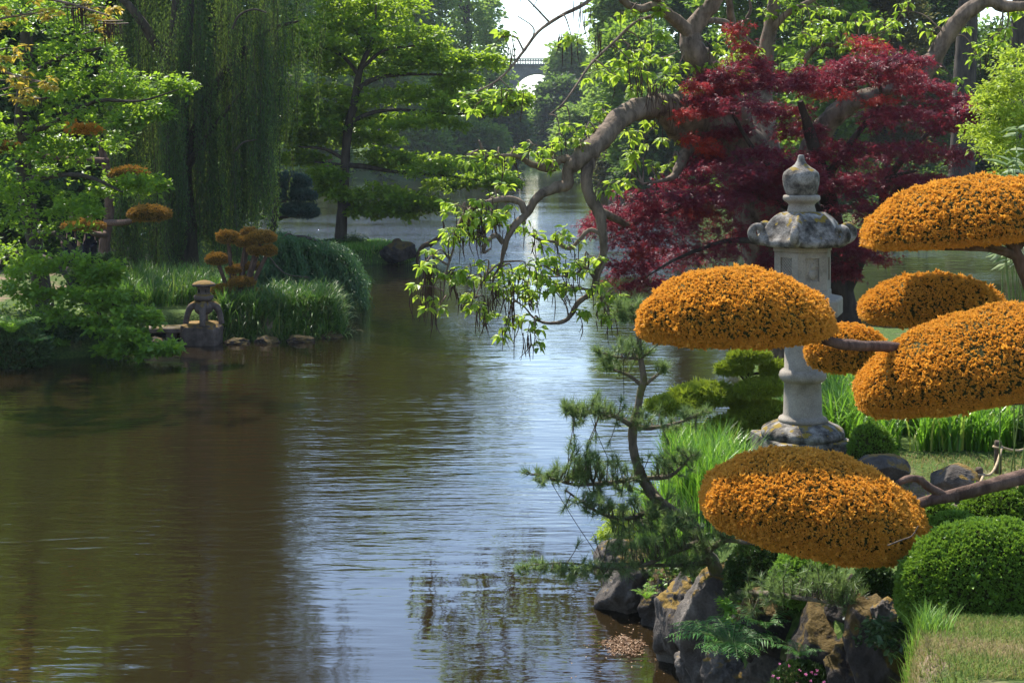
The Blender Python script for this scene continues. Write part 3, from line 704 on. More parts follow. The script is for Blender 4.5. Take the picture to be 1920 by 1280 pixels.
def yew_rear():
    Y = 11.4; x = (1985 - CX) * Y / F
    root = thing('cloud_pruned_yew', 'yew farther back carrying the high orange cushion and two smaller ones over the lily bed', 'topiary tree', (x, Y, gz(x, Y)))
    g = G(); pts, r = path([(1985, 1010, Y, 24), (1985, 900, Y, 21), (1975, 740, Y, 18), (1955, 610, 11.2, 15), (1925, 520, 11, 13), (1900, 465, 11, 11), (1878, 425, 11, 9)]); pts[0, 2] = gz(x, Y) - .1
    g.tube(pts, r, 12, wob=.05); g.build('trunk', M['barkred'], root)
    for q in ([(1905, 482, 11, 8), (1860, 468, 10.8, 6), (1800, 466, 10.7, 4.5), (1740, 466, 10.7, 2.5)], [(1900, 465, 11, 7), (1860, 440, 10.8, 5), (1810, 425, 10.8, 3)], [(1890, 450, 11, 7), (1900, 410, 11.1, 5), (1890, 380, 11, 3)],
              [(1905, 470, 11, 7), (1940, 430, 11, 6), (1980, 400, 11, 3)], [(1900, 474, 11, 6), (1850, 458, 10.6, 4.5), (1790, 458, 10.5, 3)], [(1895, 455, 11, 6), (1935, 450, 10.8, 4), (1990, 440, 10.7, 3)],
              [(1975, 720, 11.4, 12), (1900, 670, 11.5, 9), (1820, 625, 11.5, 6), (1748, 595, 11.5, 4), (1690, 585, 11.5, 2.5)], [(1975, 740, 11.4, 12), (1850, 750, 11.8, 9), (1700, 715, 12, 6), (1620, 685, 12, 4), (1570, 665, 12, 2.5)]):
        g = G(); pts, r = path(q); g.tube(pts, r, 8, wob=.06); g.build('branch', M['barkred'], root)
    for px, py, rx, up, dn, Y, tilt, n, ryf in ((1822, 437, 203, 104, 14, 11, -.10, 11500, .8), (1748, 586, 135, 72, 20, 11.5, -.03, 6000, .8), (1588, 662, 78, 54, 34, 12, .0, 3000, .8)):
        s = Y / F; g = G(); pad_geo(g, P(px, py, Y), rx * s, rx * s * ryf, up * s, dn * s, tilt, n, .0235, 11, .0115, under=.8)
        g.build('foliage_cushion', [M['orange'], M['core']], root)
yew_rear()

# ------------------------------------------------------------------ the catalpa leaning over the water
def catalpa():
    x, Y = (1470 - CX) * 23.5 / F, 23.5
    root = thing('catalpa_tree', 'old gnarled catalpa arching over the pond, with fresh light leaves and long brown hanging pods', 'tree', (x, Y, gz(x, Y)))
    g = G()
    pts, r = path([(1500, 700, 23.5, 66), (1465, 520, 23.4, 62), (1435, 400, 23.2, 60), (1400, 310, 23, 56), (1355, 250, 22.7, 47), (1300, 222, 22.2, 39), (1262, 204, 21.8, 33)])
    pts[0, 2] = gz(x, Y) - .15
    g.tube(pts, r, 18, wob=.05, sub=5); g.build('trunk', M['barkcat'], root)
    limbs = [
     [(1275, 212, 21.9, 32), (1240, 200, 21.6, 28), (1205, 196, 21.2, 23), (1172, 212, 20.8, 22), (1140, 250, 20.5, 22), (1110, 282, 20.2, 22), (1082, 300, 20, 18), (1066, 322, 20, 13), (1064, 345, 20, 12), (1042, 354, 20, 12),
      (1010, 370, 19.8, 9), (985, 400, 19.8, 8), (960, 430, 19.7, 7), (946, 465, 19.7, 5.5), (938, 498, 19.7, 3), (922, 520, 19.7, 1.8), (925, 545, 19.6, 1)],
     [(1082, 302, 20, 12), (1052, 298, 20, 8), (1038, 312, 20, 9), (1022, 317, 20, 8), (995, 306, 20, 6), (965, 292, 19.9, 4), (925, 296, 19.9, 2.4), (880, 288, 19.8, 1.4)],
     [(1110, 283, 20.2, 15), (1100, 325, 20, 13), (1103, 360, 20, 12), (1122, 396, 20, 12), (1131, 430, 20, 10), (1134, 470, 20, 8), (1116, 510, 20, 7), (1110, 545, 20, 6.5), (1086, 566, 20, 5.5), (1066, 595, 20, 5),
      (1042, 607, 20, 3.5), (1016, 605, 20, 2.6), (1000, 595, 20, 2), (985, 578, 20, 1.5), (960, 560, 20, 1)],
     [(1122, 395, 20, 9), (1150, 408, 20.4, 8), (1190, 430, 20.8, 5)],
     [(1129, 440, 20, 5), (1103, 432, 20, 4.5), (1072, 463, 20, 4), (1042, 455, 20, 3.3), (1010, 450, 20, 2.6), (985, 432, 19.9, 1.8)],
     [(985, 399, 19.8, 8), (975, 381, 19.8, 7), (950, 373, 19.7, 7), (928, 375, 19.7, 6), (892, 388, 19.6, 5), (870, 405, 19.6, 4), (858, 430, 19.5, 3.2), (850, 470, 19.5, 2.5), (835, 515, 19.5, 2), (830, 565, 19.5, 1.2)],
     [(943, 455, 19.7, 5.5), (930, 444, 19.6, 5), (912, 455, 19.5, 4.5), (905, 468, 19.5, 4), (912, 474, 19.5, 3.2), (920, 466, 19.5, 2)],
     [(1114, 520, 20, 4), (1096, 503, 20, 3), (1075, 515, 20, 2.2), (1050, 518, 20, 1.4)],
     [(1136, 485, 20, 4), (1122, 518, 19.9, 3.4), (1120, 550, 19.9, 2), (1140, 590, 19.8, 1.2)],
     [(1110, 545, 20, 3), (1080, 540, 20, 2.4), (1070, 550, 20, 1.5)], [(1066, 594, 20, 2.2), (1060, 570, 20, 1.6), (1040, 545, 20, 1.2)],
     [(938, 495, 19.7, 3), (925, 500, 19.6, 2.2), (905, 530, 19.6, 1.6), (890, 560, 19.5, 1.2)],
     [(1330, 270, 22.5, 32), (1290, 262, 22.2, 22), (1262, 240, 21.8, 16), (1240, 215, 21.5, 12)],
     [(1316, 252, 22.3, 16), (1292, 280, 21.8, 12), (1270, 312, 21.5, 10), (1262, 330, 21.4, 7), (1240, 340, 21.2, 4), (1205, 345, 21, 2)],
     [(1400, 300, 23.2, 46), (1365, 205, 22.6, 36), (1330, 140, 22.2, 30), (1303, 100, 22, 27), (1296, 62, 22, 22), (1318, 30, 22, 17), (1345, -5, 22, 15), (1370, -90, 22, 12), (1340, -200, 22, 7), (1300, -300, 21.8, 3)],
     [(1296, 65, 22, 16), (1262, 33, 21.8, 13), (1225, 15, 21.5, 10), (1196, 18, 21.2, 9), (1172, 6, 21, 8), (1150, -20, 20.8, 7), (1110, -40, 20.4, 6), (1060, -90, 20, 4.5), (1000, -110, 19.6, 3), (930, -150, 19.3, 1.8)],
     [(1270, 38, 21.8, 10), (1240, 10, 21.8, 9), (1215, -30, 21.6, 8), (1190, -110, 21.2, 6), (1140, -200, 20.8, 4), (1090, -260, 20.5, 2)],
     [(1225, 30, 21.5, 4), (1190, 45, 21.3, 3.4), (1150, 80, 21, 3.2), (1110, 118, 20.6, 2.8), (1080, 160, 20.3, 2.2), (1055, 195, 20.1, 1.6), (1030, 215, 20, 1)],
     [(1120, -35, 20.5, 4.5), (1105, 0, 20.2, 4.2), (1052, 30, 19.8, 3.8), (1008, 60, 19.5, 3.4), (985, 95, 19.3, 3), (945, 140, 19.2, 2.4), (915, 160, 19.1, 1.8), (870, 182, 19, 1)],
     [(1030, 42, 19.7, 2.4), (1010, 20, 19.6, 2), (985, -5, 19.4, 1.4)], [(985, 95, 19.3, 2), (1000, 60, 19.3, 1.5), (970, 30, 19.2, 1)],
     [(1520, 300, 23.3, 30), (1545, 238, 23, 24), (1592, 196, 22.8, 21), (1640, 174, 22.7, 20), (1690, 152, 22.6, 20), (1728, 142, 22.6, 21), (1752, 110, 22.6, 18), (1772, 70, 22.6, 17), (1806, 32, 22.5, 16), (1848, 5, 22.5, 14), (1892, 12, 22.4, 12), (1970, -5, 22.2, 9), (2050, -60, 22, 5)],
     [(1440, 300, 23.6, 30), (1432, 190, 24, 22), (1432, 108, 24.2, 17), (1442, 60, 24.2, 15), (1452, 10, 24.2, 13), (1465, -80, 24.2, 10), (1440, -200, 24, 6), (1420, -300, 24, 3)],
     [(1428, 112, 24.2, 12), (1392, 72, 24, 10), (1374, 40, 23.8, 8), (1366, 0, 23.6, 7), (1350, -80, 23.5, 4)], [(1385, 62, 23.9, 8), (1355, 42, 23.5, 7), (1325, 38, 23, 6)],
     [(1440, 62, 24.2, 9), (1475, 26, 24, 7), (1505, 10, 24, 6), (1560, -20, 23.8, 4)], [(1478, 165, 23.4, 6), (1520, 100, 23.2, 6), (1555, 84, 23, 5), (1590, 95, 22.9, 3), (1612, 88, 22.8, 2)],
     [(1400, 35, 23.8, 4), (1408, 15, 23.8, 3), (1400, -15, 23.8, 2)],
    ]
    nodes = []
    for q in limbs:
        g = G(); pts, r = path(q); pts[1:-1] += rng.normal(size=(len(pts) - 2, 3)) * .012
        g.tube(pts, r * .9, 12 if q[0][-1] > 6 else 7, wob=.09, sub=5); g.build('limb', M['barkcat'], root)
        a, rr = catmull(pts, r, 5); nodes.append(np.column_stack([a, rr]))
    nodes = np.vstack(nodes)
    low = [(880, 290), (910, 285), (935, 297), (960, 285), (1000, 272), (1030, 270), (1050, 250), (1070, 240), (1100, 240), (1020, 285), (1040, 302), (1130, 205), (1120, 230), (1090, 265), (1200, 130), (1220, 160), (1250, 150), (1190, 160), (1240, 185), (1215, 200), (1190, 285), (1225, 240),
           (1250, 265), (1195, 300), (1230, 320), (1262, 296), (1180, 250), (1205, 262), (870, 390), (905, 375), (930, 362), (900, 400), (920, 420), (940, 425), (885, 412), (862, 400), (920, 395), (950, 400), (835, 455), (812, 478), (800, 490), (850, 440), (865, 430), (985, 420), (1002, 445), (1052, 440), (1062, 448),
           (890, 500), (880, 520), (845, 515), (782, 542), (822, 522), (940, 508), (960, 512), (985, 500), (1042, 490), (1025, 498), (1082, 485), (1088, 502), (1105, 480), (930, 545), (960, 550), (990, 530), (1020, 535), (1042, 540), (880, 555), (900, 572), (912, 582), (960, 592), (950, 605), (1072, 540),
           (1060, 532), (1132, 570), (1142, 592), (1152, 560), (822, 575), (990, 622), (1002, 628), (1090, 595), (1120, 540), (1162, 548), (905, 520), (920, 505), (1008, 515), (975, 545), (1000, 555), (940, 530), (870, 440), (895, 440), (1010, 500), (1062, 515), (1150, 350), (1172, 335)]
    hi = [(1290, 152), (1340, 90), (1372, 140), (1360, 172), (1480, 30), (1502, 60), (1520, 42), (1562, 22), (1600, 30), (1540, 70), (1562, 82), (1512, 110), (1622, 42), (1432, 22), (1390, 60), (1402, 90), (1600, 85), (1650, 42), (1745, 60), (1790, 152), (1830, 100), (1862, 90), (1900, 25), (1782, 42), (1870, 62),
          (1882, 78), (1650, 95), (1662, 58), (1222, 60), (1240, 20), (1182, 20), (1072, 70), (1122, 130), (1162, 120), (962, 172), (902, 190), (872, 182), (940, 70), (1410, 120), (1380, 105), (1470, 90), (1490, 20), (1540, 15), (1580, 55), (1335, 120), (1700, 20), (1205, 95), (1180, 85), (1240, 110), (1270, 130), (1150, 140), (1215, 125)]
    up = [(int(rng.uniform(900, 1480)), int(rng.uniform(-330, -20))) for _ in range(70)]
    g = G(); tw = G(); pd = G(); lp, ld, ln, ls, lt = [], [], [], [], []
    for grp, (cl, spread) in enumerate(((low, 11), (hi, 13), (up, 20))):
        for px, py in cl:
            base = P(px, py, 20.5 if grp < 2 else 21)
            # nearest limb point in the picture, cluster sits near that depth
            pxs = CX + nodes[:, 0] * F / nodes[:, 1]; pys = HY + (EYE - nodes[:, 2]) * F / nodes[:, 1]
            k = np.argmin(np.hypot(pxs - px, pys - py) + 60 * (nodes[:, 3] > .2)); nd = nodes[k]
            Y = nd[1] + rng.uniform(-.35, .25); c = P(px, py, Y); base = nd[:3]
            m = (base + c) / 2 + A(0, 0, .10) + rng.normal(size=3) * .05
            tw.tube(np.array([base, m, c]), np.array([min(nd[3], .016), .011, .006]), 5, 0, .5, 4)
            for wh in range(4 if grp else 3):
                q = c + rng.normal(size=3) * spread * Y / F * A(1, 1, .8)
                tw.tube(np.array([c, (c + q) / 2 + A(0, 0, .02), q]), np.array([.006, .005, .004]), 4, 0, .5, 2)
                nl = int(rng.integers(6, 10)); a = rng.random(nl) * 6.28; el = rng.uniform(-.9, .45, nl)
                dv = np.stack([np.cos(a) * np.cos(el), np.sin(a) * np.cos(el), np.sin(el)], 1)
                lp.append(q + dv * .035); ld.append(dv + A(0, 0, -.15)); ln.append(A(0, 0, 1) + .35 * rng.normal(size=(nl, 3)) + .6 * dv); sz = rng.uniform(.07, .165, nl); ls.append(sz); lt.append(np.clip(rng.normal(.5, .25, nl), 0, 1))
            npod = int(rng.integers(1, 5)) if grp == 0 and py > 370 else int(rng.integers(0, 4))
            for _ in range(npod):
                q = c + rng.normal(size=3) * spread * .9 * Y / F * A(1, 1, .4); l = rng.uniform(.22, .46)
                pd.tube(np.array([q, q + A(rng.normal() * .02, 0, -l * .5), q + A(rng.normal() * .04, rng.normal() * .03, -l)]), np.array([.0055, .0075, .003]), 5, 0, .5, 2)
    # thick tassels of pods at the branch ends
    for px, py0, py1, n in ((803, 495, 610, 16), (800, 480, 540, 8), (795, 500, 530, 6), (900, 410, 470, 12), (880, 400, 440, 8), (905, 425, 460, 9), (930, 540, 575, 7), (962, 560, 620, 9), (905, 570, 630, 7), (1118, 590, 610, 4), (1062, 555, 575, 5), (985, 625, 662, 4), (920, 560, 595, 6), (847, 520, 565, 6), (862, 555, 600, 6), (1000, 560, 590, 5),
                          (1220, 175, 210, 8), (1190, 130, 180, 8), (1235, 160, 190, 6), (1120, 60, 110, 6), (1050, 70, 110, 5), (1090, 10, 80, 6), (960, 90, 130, 4)):
        for _ in range(n):
            Y = 19.6; q = P(px + rng.normal() * 6, py0 + rng.normal() * 5, Y + rng.normal() * .08); l = (py1 - py0) * rng.uniform(.6, 1.05) * Y / F
            pd.tube(np.array([q, q + A(rng.normal() * .015, 0, -l * .5), q + A(rng.normal() * .03, 0, -l)]), np.array([.005, .0075, .003]), 5, 0, .5, 2)
    ls = np.concatenate(ls)
    leaves(g, np.vstack(lp), np.vstack(ld), np.vstack(ln), ls, ls * .62, 'heart', 0, np.concatenate(lt))
    g.build('leaves', M['catalpa'], root); tw.build('twigs', M['barkcat'], root); pd.build('seed_pods', M['pod'], root)['kind'] = 'stuff'
catalpa()

# ------------------------------------------------------------------ red maple
def red_maple():
    x, Y = (1595 - CX) * 22 / F, 22
    root = thing('red_maple', 'spreading japanese maple with dark red foliage behind the tall stone lantern', 'tree', (x, Y, gz(x, Y)))
    g = G(); pts, r = path([(1600, 700, 22, 30), (1588, 600, 22, 25), (1572, 520, 22, 22), (1565, 430, 21.8, 18), (1545, 340, 21.6, 14), (1520, 255, 21.5, 10), (1500, 190, 21.4, 6)]); pts[0, 2] = gz(x, Y) - .1
    g.tube(pts, r, 12, wob=.07); g.build('trunk', M['barkdark'], root)
    for q in ([(1578, 560, 22, 14), (1615, 480, 21.8, 12), (1650, 420, 21.6, 10), (1662, 345, 21.5, 8), (1700, 290, 21.4, 6), (1740, 250, 21.4, 3)], [(1640, 430, 21.6, 7), (1690, 350, 21.5, 6), (1760, 330, 21.3, 3)],
              [(1565, 460, 21.8, 12), (1500, 400, 21.4, 10), (1430, 370, 21.2, 8), (1340, 365, 21, 6), (1240, 400, 20.8, 4), (1160, 430, 20.6, 2)], [(1560, 420, 21.8, 9), (1480, 340, 21.6, 7), (1420, 290, 21.5, 5), (1360, 190, 21.3, 3)],
              [(1545, 340, 21.6, 8), (1600, 260, 21.5, 6), (1650, 190, 21.5, 4), (1640, 120, 21.5, 2)], [(1565, 520, 22, 9), (1480, 470, 21.2, 7), (1380, 450, 20.8, 5), (1280, 480, 20.5, 3), (1210, 520, 20.4, 1.5)], [(1640, 360, 21.4, 5), (1680, 330, 21.3, 4), (1720, 320, 21.2, 2)],
              [(1590, 610, 22, 14), (1630, 570, 22, 9), (1660, 560, 22, 5)]):
        g = G(); pts, r = path(q); g.tube(pts, r, 8, wob=.06); g.build('branch', M['barkdark'], root)
    layers = [(1140, 412, 40, 18), (1180, 402, 55, 22), (1240, 378, 60, 26), (1300, 352, 65, 28), (1250, 430, 65, 28), (1200, 455, 55, 28), (1330, 420, 65, 32), (1370, 322, 65, 26), (1400, 380, 65, 38), (1350, 372, 60, 22), (1290, 395, 60, 22), (1425, 345, 55, 22), (1130, 430, 30, 12), (1190, 505, 45, 30), (1260, 490, 55, 34), (1212, 540, 40, 20), (1330, 480, 55, 30), (1400, 450, 50, 35), (1440, 300, 65, 20), (1325, 305, 38, 18), (1455, 350, 45, 30),
              (1350, 155, 45, 20), (1332, 190, 36, 16), (1400, 130, 45, 20), (1425, 165, 55, 24), (1385, 200, 45, 24), (1470, 215, 45, 26), (1475, 160, 45, 16), (1520, 158, 55, 16), (1560, 140, 55, 18), (1620, 122, 55, 15), (1690, 116, 45, 13), (1680, 155, 55, 20), (1620, 155, 55, 22), (1535, 172, 50, 18), (1740, 172, 45, 18), (1780, 200, 45, 18),
              (1672, 218, 55, 20), (1700, 225, 65, 20), (1780, 240, 45, 20), (1812, 212, 16, 10), (1500, 250, 40, 20), (1370, 250, 30, 12),
              (1560, 305, 65, 26), (1620, 290, 70, 24), (1700, 290, 70, 24), (1760, 300, 55, 24), (1620, 350, 60, 26), (1560, 360, 45, 34), (1600, 405, 45, 30), (1580, 460, 40, 34), (1625, 480, 35, 24), (1580, 515, 28, 24), (1450, 500, 30, 26), (1680, 340, 55, 20), (1745, 340, 50, 10), (1500, 330, 35, 25), (1490, 420, 35, 30), (1660, 400, 40, 20), (1640, 440, 40, 16)]
    g = G(); p = pp(layers, 21.2, None, .8)
    foliage(g, p, 19, 8, 6, .075, .070, 'star', .20, .30, 0, .22, .34, 0, .86, gap=.14)
    wisps = [(1385, 65, 16, 18), (1400, 90, 14, 14), (1620, 80, 16, 14), (1635, 95, 20, 8), (1310, 165, 14, 7), (1300, 215, 18, 12), (1310, 265, 14, 10), (1325, 283, 20, 8), (1220, 475, 20, 14), (1310, 400, 24, 10), (1350, 165, 20, 10), (1560, 180, 30, 8), (1335, 210, 20, 8), (1660, 190, 30, 8), (1690, 130, 30, 6)]
    foliage(g, pp(wisps, 21.0, None, .3), 7, 5, 6, .075, .075, 'star', .18, .3, 0, .2, .45, .72, 1)
    g.build('crown', M['maple'], root)
red_maple()

# ------------------------------------------------------------------ twisted pine at the water's edge
def front_pine():
    x, Y = (1354 - CX) * 10.6 / F, 10.6
    root = thing('leaning_pine', 'thin trained pine with a curved trunk leaning over the rocks at the waterside', 'pine tree', (x, Y, gz(x, Y)))
    g = G(); pts, r = path([(1356, 1125, 10.6, 18), (1345, 1085, 10.6, 16), (1322, 1035, 10.6, 15), (1290, 990, 10.65, 14), (1245, 950, 10.7, 13), (1213, 912, 10.7, 11.5), (1194, 868, 10.7, 10), (1186, 832, 10.7, 9.5), (1187, 800, 10.7, 10), (1196, 765, 10.7, 8), (1201, 735, 10.7, 8.5),
                            (1207, 712, 10.7, 7), (1201, 670, 10.7, 6), (1197, 630, 10.7, 5), (1190, 595, 10.7, 4), (1182, 570, 10.7, 2.5)]); pts[0, 2] = gz(x, Y) - .08
    g.tube(pts, r * .88, 12, wob=.06, sub=5); g.build('trunk', M['barkpine'], root)
    brs = [[(1187, 800, 10.7, 5), (1150, 776, 10.6, 4), (1100, 770, 10.5, 3), (1063, 766, 10.4, 1.6)], [(1187, 802, 10.7, 5), (1230, 802, 10.7, 4), (1280, 787, 10.6, 3), (1320, 770, 10.6, 1.6)], [(1203, 722, 10.7, 4.5), (1175, 702, 10.7, 3.2), (1140, 690, 10.6, 1.8)],
           [(1206, 724, 10.7, 4), (1235, 706, 10.7, 3), (1250, 690, 10.7, 1.8)], [(1199, 672, 10.7, 3.5), (1160, 669, 10.6, 2.4), (1118, 658, 10.5, 1.4)], [(1210, 892, 10.7, 5), (1150, 902, 10.5, 4), (1080, 906, 10.3, 3), (1040, 896, 10.2, 2.2), (1000, 888, 10.1, 1.4)], [(1213, 896, 10.7, 5), (1262, 888, 10.6, 3.6), (1298, 852, 10.5, 2)],
           [(1240, 948, 10.7, 5), (1180, 972, 10.4, 4), (1120, 955, 10.2, 3), (1060, 918, 10.1, 1.6)], [(1312, 1015, 10.6, 6), (1255, 1035, 10.3, 4.4), (1200, 1060, 10.1, 3.8), (1140, 1066, 10, 3), (1060, 1057, 9.9, 2.2), (985, 1060, 9.8, 1.2)], [(1330, 1055, 10.6, 5), (1240, 1056, 10.3, 3.2), (1130, 1054, 10.2, 2)],
           [(1350, 1100, 10.6, 6), (1390, 1110, 10.1, 5.5), (1440, 1117, 9.4, 5), (1520, 1126, 8.95, 4.4), (1580, 1138, 8.8, 3), (1620, 1150, 8.7, 1.5)], [(1325, 1035, 10.6, 6), (1360, 1012, 10.3, 5), (1400, 1015, 10.1, 4.5), (1440, 1020, 9.9, 3)], [(1225, 925, 10.7, 4), (1270, 960, 10.4, 3), (1310, 985, 10.3, 2)], [(1190, 600, 10.7, 3), (1165, 590, 10.6, 2), (1150, 585, 10.6, 1)]]
    nodes = [np.column_stack(catmull(*path([(1190, 595, 10.7, 4), (1186, 580, 10.7, 3), (1182, 570, 10.7, 2.5)]), 5))]
    for q in brs:
        g = G(); pts, r = path(q); pts[1:-1] += rng.normal(size=(len(pts) - 2, 3)) * .01
        g.tube(pts, r, 8, wob=.07, sub=5); g.build('branch', M['barkpine'], root); nodes.append(np.column_stack(catmull(pts, r, 6)))
    nodes = np.vstack(nodes)
    tufts = [(1090, 772, 35, 18, 26), (1062, 762, 14, 10, 9), (1150, 765, 50, 18, 28), (1225, 787, 60, 18, 26), (1300, 772, 32, 10, 12), (1190, 652, 34, 18, 20), (1135, 668, 18, 10, 8), (1115, 658, 8, 5, 4), (1150, 690, 22, 10, 9), (1247, 687, 18, 10, 9), (1182, 578, 26, 16, 22), (1160, 590, 14, 10, 8), (1028, 890, 35, 13, 18), (1082, 888, 40, 18, 24),
             (1120, 868, 48, 22, 30), (1150, 900, 50, 22, 26), (1090, 850, 28, 16, 14), (1240, 872, 50, 22, 24), (1290, 852, 24, 13, 10), (1110, 940, 45, 18, 24), (1172, 950, 60, 26, 38), (1240, 980, 66, 36, 50), (1290, 1000, 58, 44, 48), (1200, 1012, 66, 26, 36), (1062, 1068, 38, 14, 18), (1002, 1060, 30, 12, 13), (1112, 1070, 40, 14, 18), (1182, 1060, 50, 18, 22),
             (1300, 1060, 48, 26, 26), (1450, 1100, 40, 22, 24), (1540, 1092, 46, 30, 30), (1400, 1120, 40, 22, 18), (1580, 1110, 20, 26, 14), (1340, 1130, 30, 18, 12), (1360, 1000, 30, 20, 14)]
    g = G(); tw = G(); P0, D = [], []
    for px, py, rx, ry, n in tufts:
        for _ in range(int(n * 1.4)):
            u = rng.normal(size=2) * .58; qx, qy = px + u[0] * rx, py + u[1] * ry
            pxs = CX + nodes[:, 0] * F / nodes[:, 1]; pys = HY + (EYE - nodes[:, 2]) * F / nodes[:, 1]
            k = np.argmin(np.hypot(pxs - qx, pys - qy - 4) + rng.random(len(pxs)) * 12); nd = nodes[k]
            c = P(qx, qy, nd[1] + rng.normal() * rx * .6 * nd[1] / F)
            tw.tube(np.array([nd[:3], (nd[:3] + c) / 2 + A(0, 0, -.01), c]), np.array([.0045, .0036, .003]), 4, 0, .5, 2)
            ax = nrm((c - nd[:3]) * 2.5 + A(0, 0, .10) + rng.normal(size=3) * .05); nn = 54
            t = rng.random(nn) * .055; P0.append(c - ax * t[:, None]); D.append(nrm(ax * .75 + rng.normal(size=(nn, 3)) * .52))
    P0 = np.vstack(P0); D = np.vstack(D)
    leaves(g, P0, D, rdir(len(P0)), rng.uniform(.045, .075, len(P0)), .0036, 'needle')
    g.build('needles', M['needle'], root); tw.build('twigs', M['barkpine'], root)
    for k, (a, c, lab) in enumerate((((1034, 905, 10.2), (1120, 1040, 10.3), 'dark training cord slanting from the low left pine branch down to the rocks'), ((1105, 775, 10.5), (1146, 872, 10.5), 'dark training cord slanting from the middle left pine branch to the branch below'),
                                     ((1169, 671, 10.6), (1170, 760, 10.6), 'dark training cord hanging straight down between the upper pine branches'))):
        g = G(); p0, p1 = P(*a), P(*c); mid = (p0 + p1) / 2 + A(0, 0, -.012)
        g.tube(np.array([p0, mid, p1]), .0024, 5); tag(g.build('training_cord', M['cord'], origin=p1), lab, 'cord', 'training cords on the pine')
front_pine()

# ------------------------------------------------------------------ dwarf conifer clipped in layers
def dwarf_conifer():
    Y = 15.6; x = (1405 - CX) * Y / F
    root = thing('layered_dwarf_conifer', 'low yellow green conifer clipped into flat layers left of the lantern base', 'shrub', (x, Y, gz(x, Y)))
    g = G(); pts, r = path([(1412, 850, Y, 9), (1402, 800, Y, 7), (1398, 750, Y, 6), (1403, 705, Y, 5), (1402, 670, Y, 3)]); pts[0, 2] = gz(x, Y) - .08
    g.tube(pts, r, 9, wob=.06); g.build('trunk', M['barkdark'], root)
    for q in ([(1402, 702, Y, 3), (1430, 698, Y, 2.5), (1460, 690, Y, 1.5)], [(1400, 765, Y, 5), (1345, 750, Y - .1, 4), (1290, 755, Y - .2, 2)], [(1402, 720, Y, 3), (1385, 700, Y, 2), (1372, 692, Y, 1)], [(1402, 790, Y, 4), (1340, 815, Y, 3), (1290, 820, Y, 2)], [(1400, 755, Y, 3), (1440, 735, Y, 2)]):
        g = G(); pts, r = path(q); g.tube(pts, r, 6); g.build('branch', M['barkdark'], root)
    for px, py, rx, ry in ((1403, 666, 36, 12), (1377, 688, 31, 10), (1456, 692, 26, 13), (1315, 737, 58, 20), (1272, 757, 58, 17), (1422, 726, 42, 16), (1436, 775, 62, 25), (1302, 817, 56, 15), (1375, 800, 50, 22), (1400, 755, 26, 16)):
        s = Y / F; g = G(); pad_geo(g, P(px, py + ry * .3, Y - .15 + rng.normal() * .1), rx * s, rx * s * .8, ry * 1.1 * s, ry * .7 * s, rng.normal() * .05, int(900 + rx * 22), .05, 7, .014, 'diamond', .8, 2, .1, .9)
        g.build('foliage_layer', [M['dwarf'], M['core']], root)
dwarf_conifer()

# ------------------------------------------------------------------ clipped domes, lilies, grasses, ferns
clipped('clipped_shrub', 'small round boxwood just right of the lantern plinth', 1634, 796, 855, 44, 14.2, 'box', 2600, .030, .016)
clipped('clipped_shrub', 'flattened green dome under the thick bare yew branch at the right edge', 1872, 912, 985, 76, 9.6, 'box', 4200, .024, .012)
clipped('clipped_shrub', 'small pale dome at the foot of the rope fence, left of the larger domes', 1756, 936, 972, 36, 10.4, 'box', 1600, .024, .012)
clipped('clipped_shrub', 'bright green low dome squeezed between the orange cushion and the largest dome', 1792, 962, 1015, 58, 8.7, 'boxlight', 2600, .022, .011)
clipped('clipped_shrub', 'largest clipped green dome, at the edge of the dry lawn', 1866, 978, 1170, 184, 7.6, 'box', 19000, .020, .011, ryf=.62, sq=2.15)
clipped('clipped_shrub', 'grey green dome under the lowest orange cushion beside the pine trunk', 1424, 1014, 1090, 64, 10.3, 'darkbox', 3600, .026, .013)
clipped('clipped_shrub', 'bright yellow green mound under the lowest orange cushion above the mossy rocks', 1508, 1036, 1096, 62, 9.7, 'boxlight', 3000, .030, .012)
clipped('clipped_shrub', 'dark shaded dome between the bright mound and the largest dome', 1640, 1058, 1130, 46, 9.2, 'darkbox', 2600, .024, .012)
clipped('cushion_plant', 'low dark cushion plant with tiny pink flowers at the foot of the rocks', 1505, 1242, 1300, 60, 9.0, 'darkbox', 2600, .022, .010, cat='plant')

def scatter_in(poly, n, zoff=0.0):
    poly = np.asarray(poly, float); lo, hi = poly.min(0), poly.max(0); out = np.zeros((0, 2))
    while len(out) < n:
        q = lo + rng.random((n * 2, 2)) * (hi - lo); out = np.vstack([out, q[sdist(q[:, 0], q[:, 1], poly) > 0]])
    out = out[:n]; return np.column_stack([out, height(out[:, 0], out[:, 1]) + zoff])
def tufts_of(pts, k, spread):
    p = np.repeat(pts, k, 0); p[:, :2] += rng.normal(size=(len(p), 2)) * spread; p[:, 2] = height(p[:, 0], p[:, 1]) - .01; return p
# day-lily bed behind the lantern
g = G(); p = tufts_of(scatter_in([(3.0, 15.6), (4.6, 15.2), (8.5, 15.0), (8.5, 19.5), (4.2, 18.8), (3.3, 17.2)], 330), 42, .06)
blades(g, p, rng.uniform(.45, .85, len(p)), rng.uniform(.016, .028, len(p)), .95, 5, 1.3); tag(g.build('lily_bed', M['grass']), 'bed of arching green lily leaves behind the lantern', 'plants', kind='stuff')
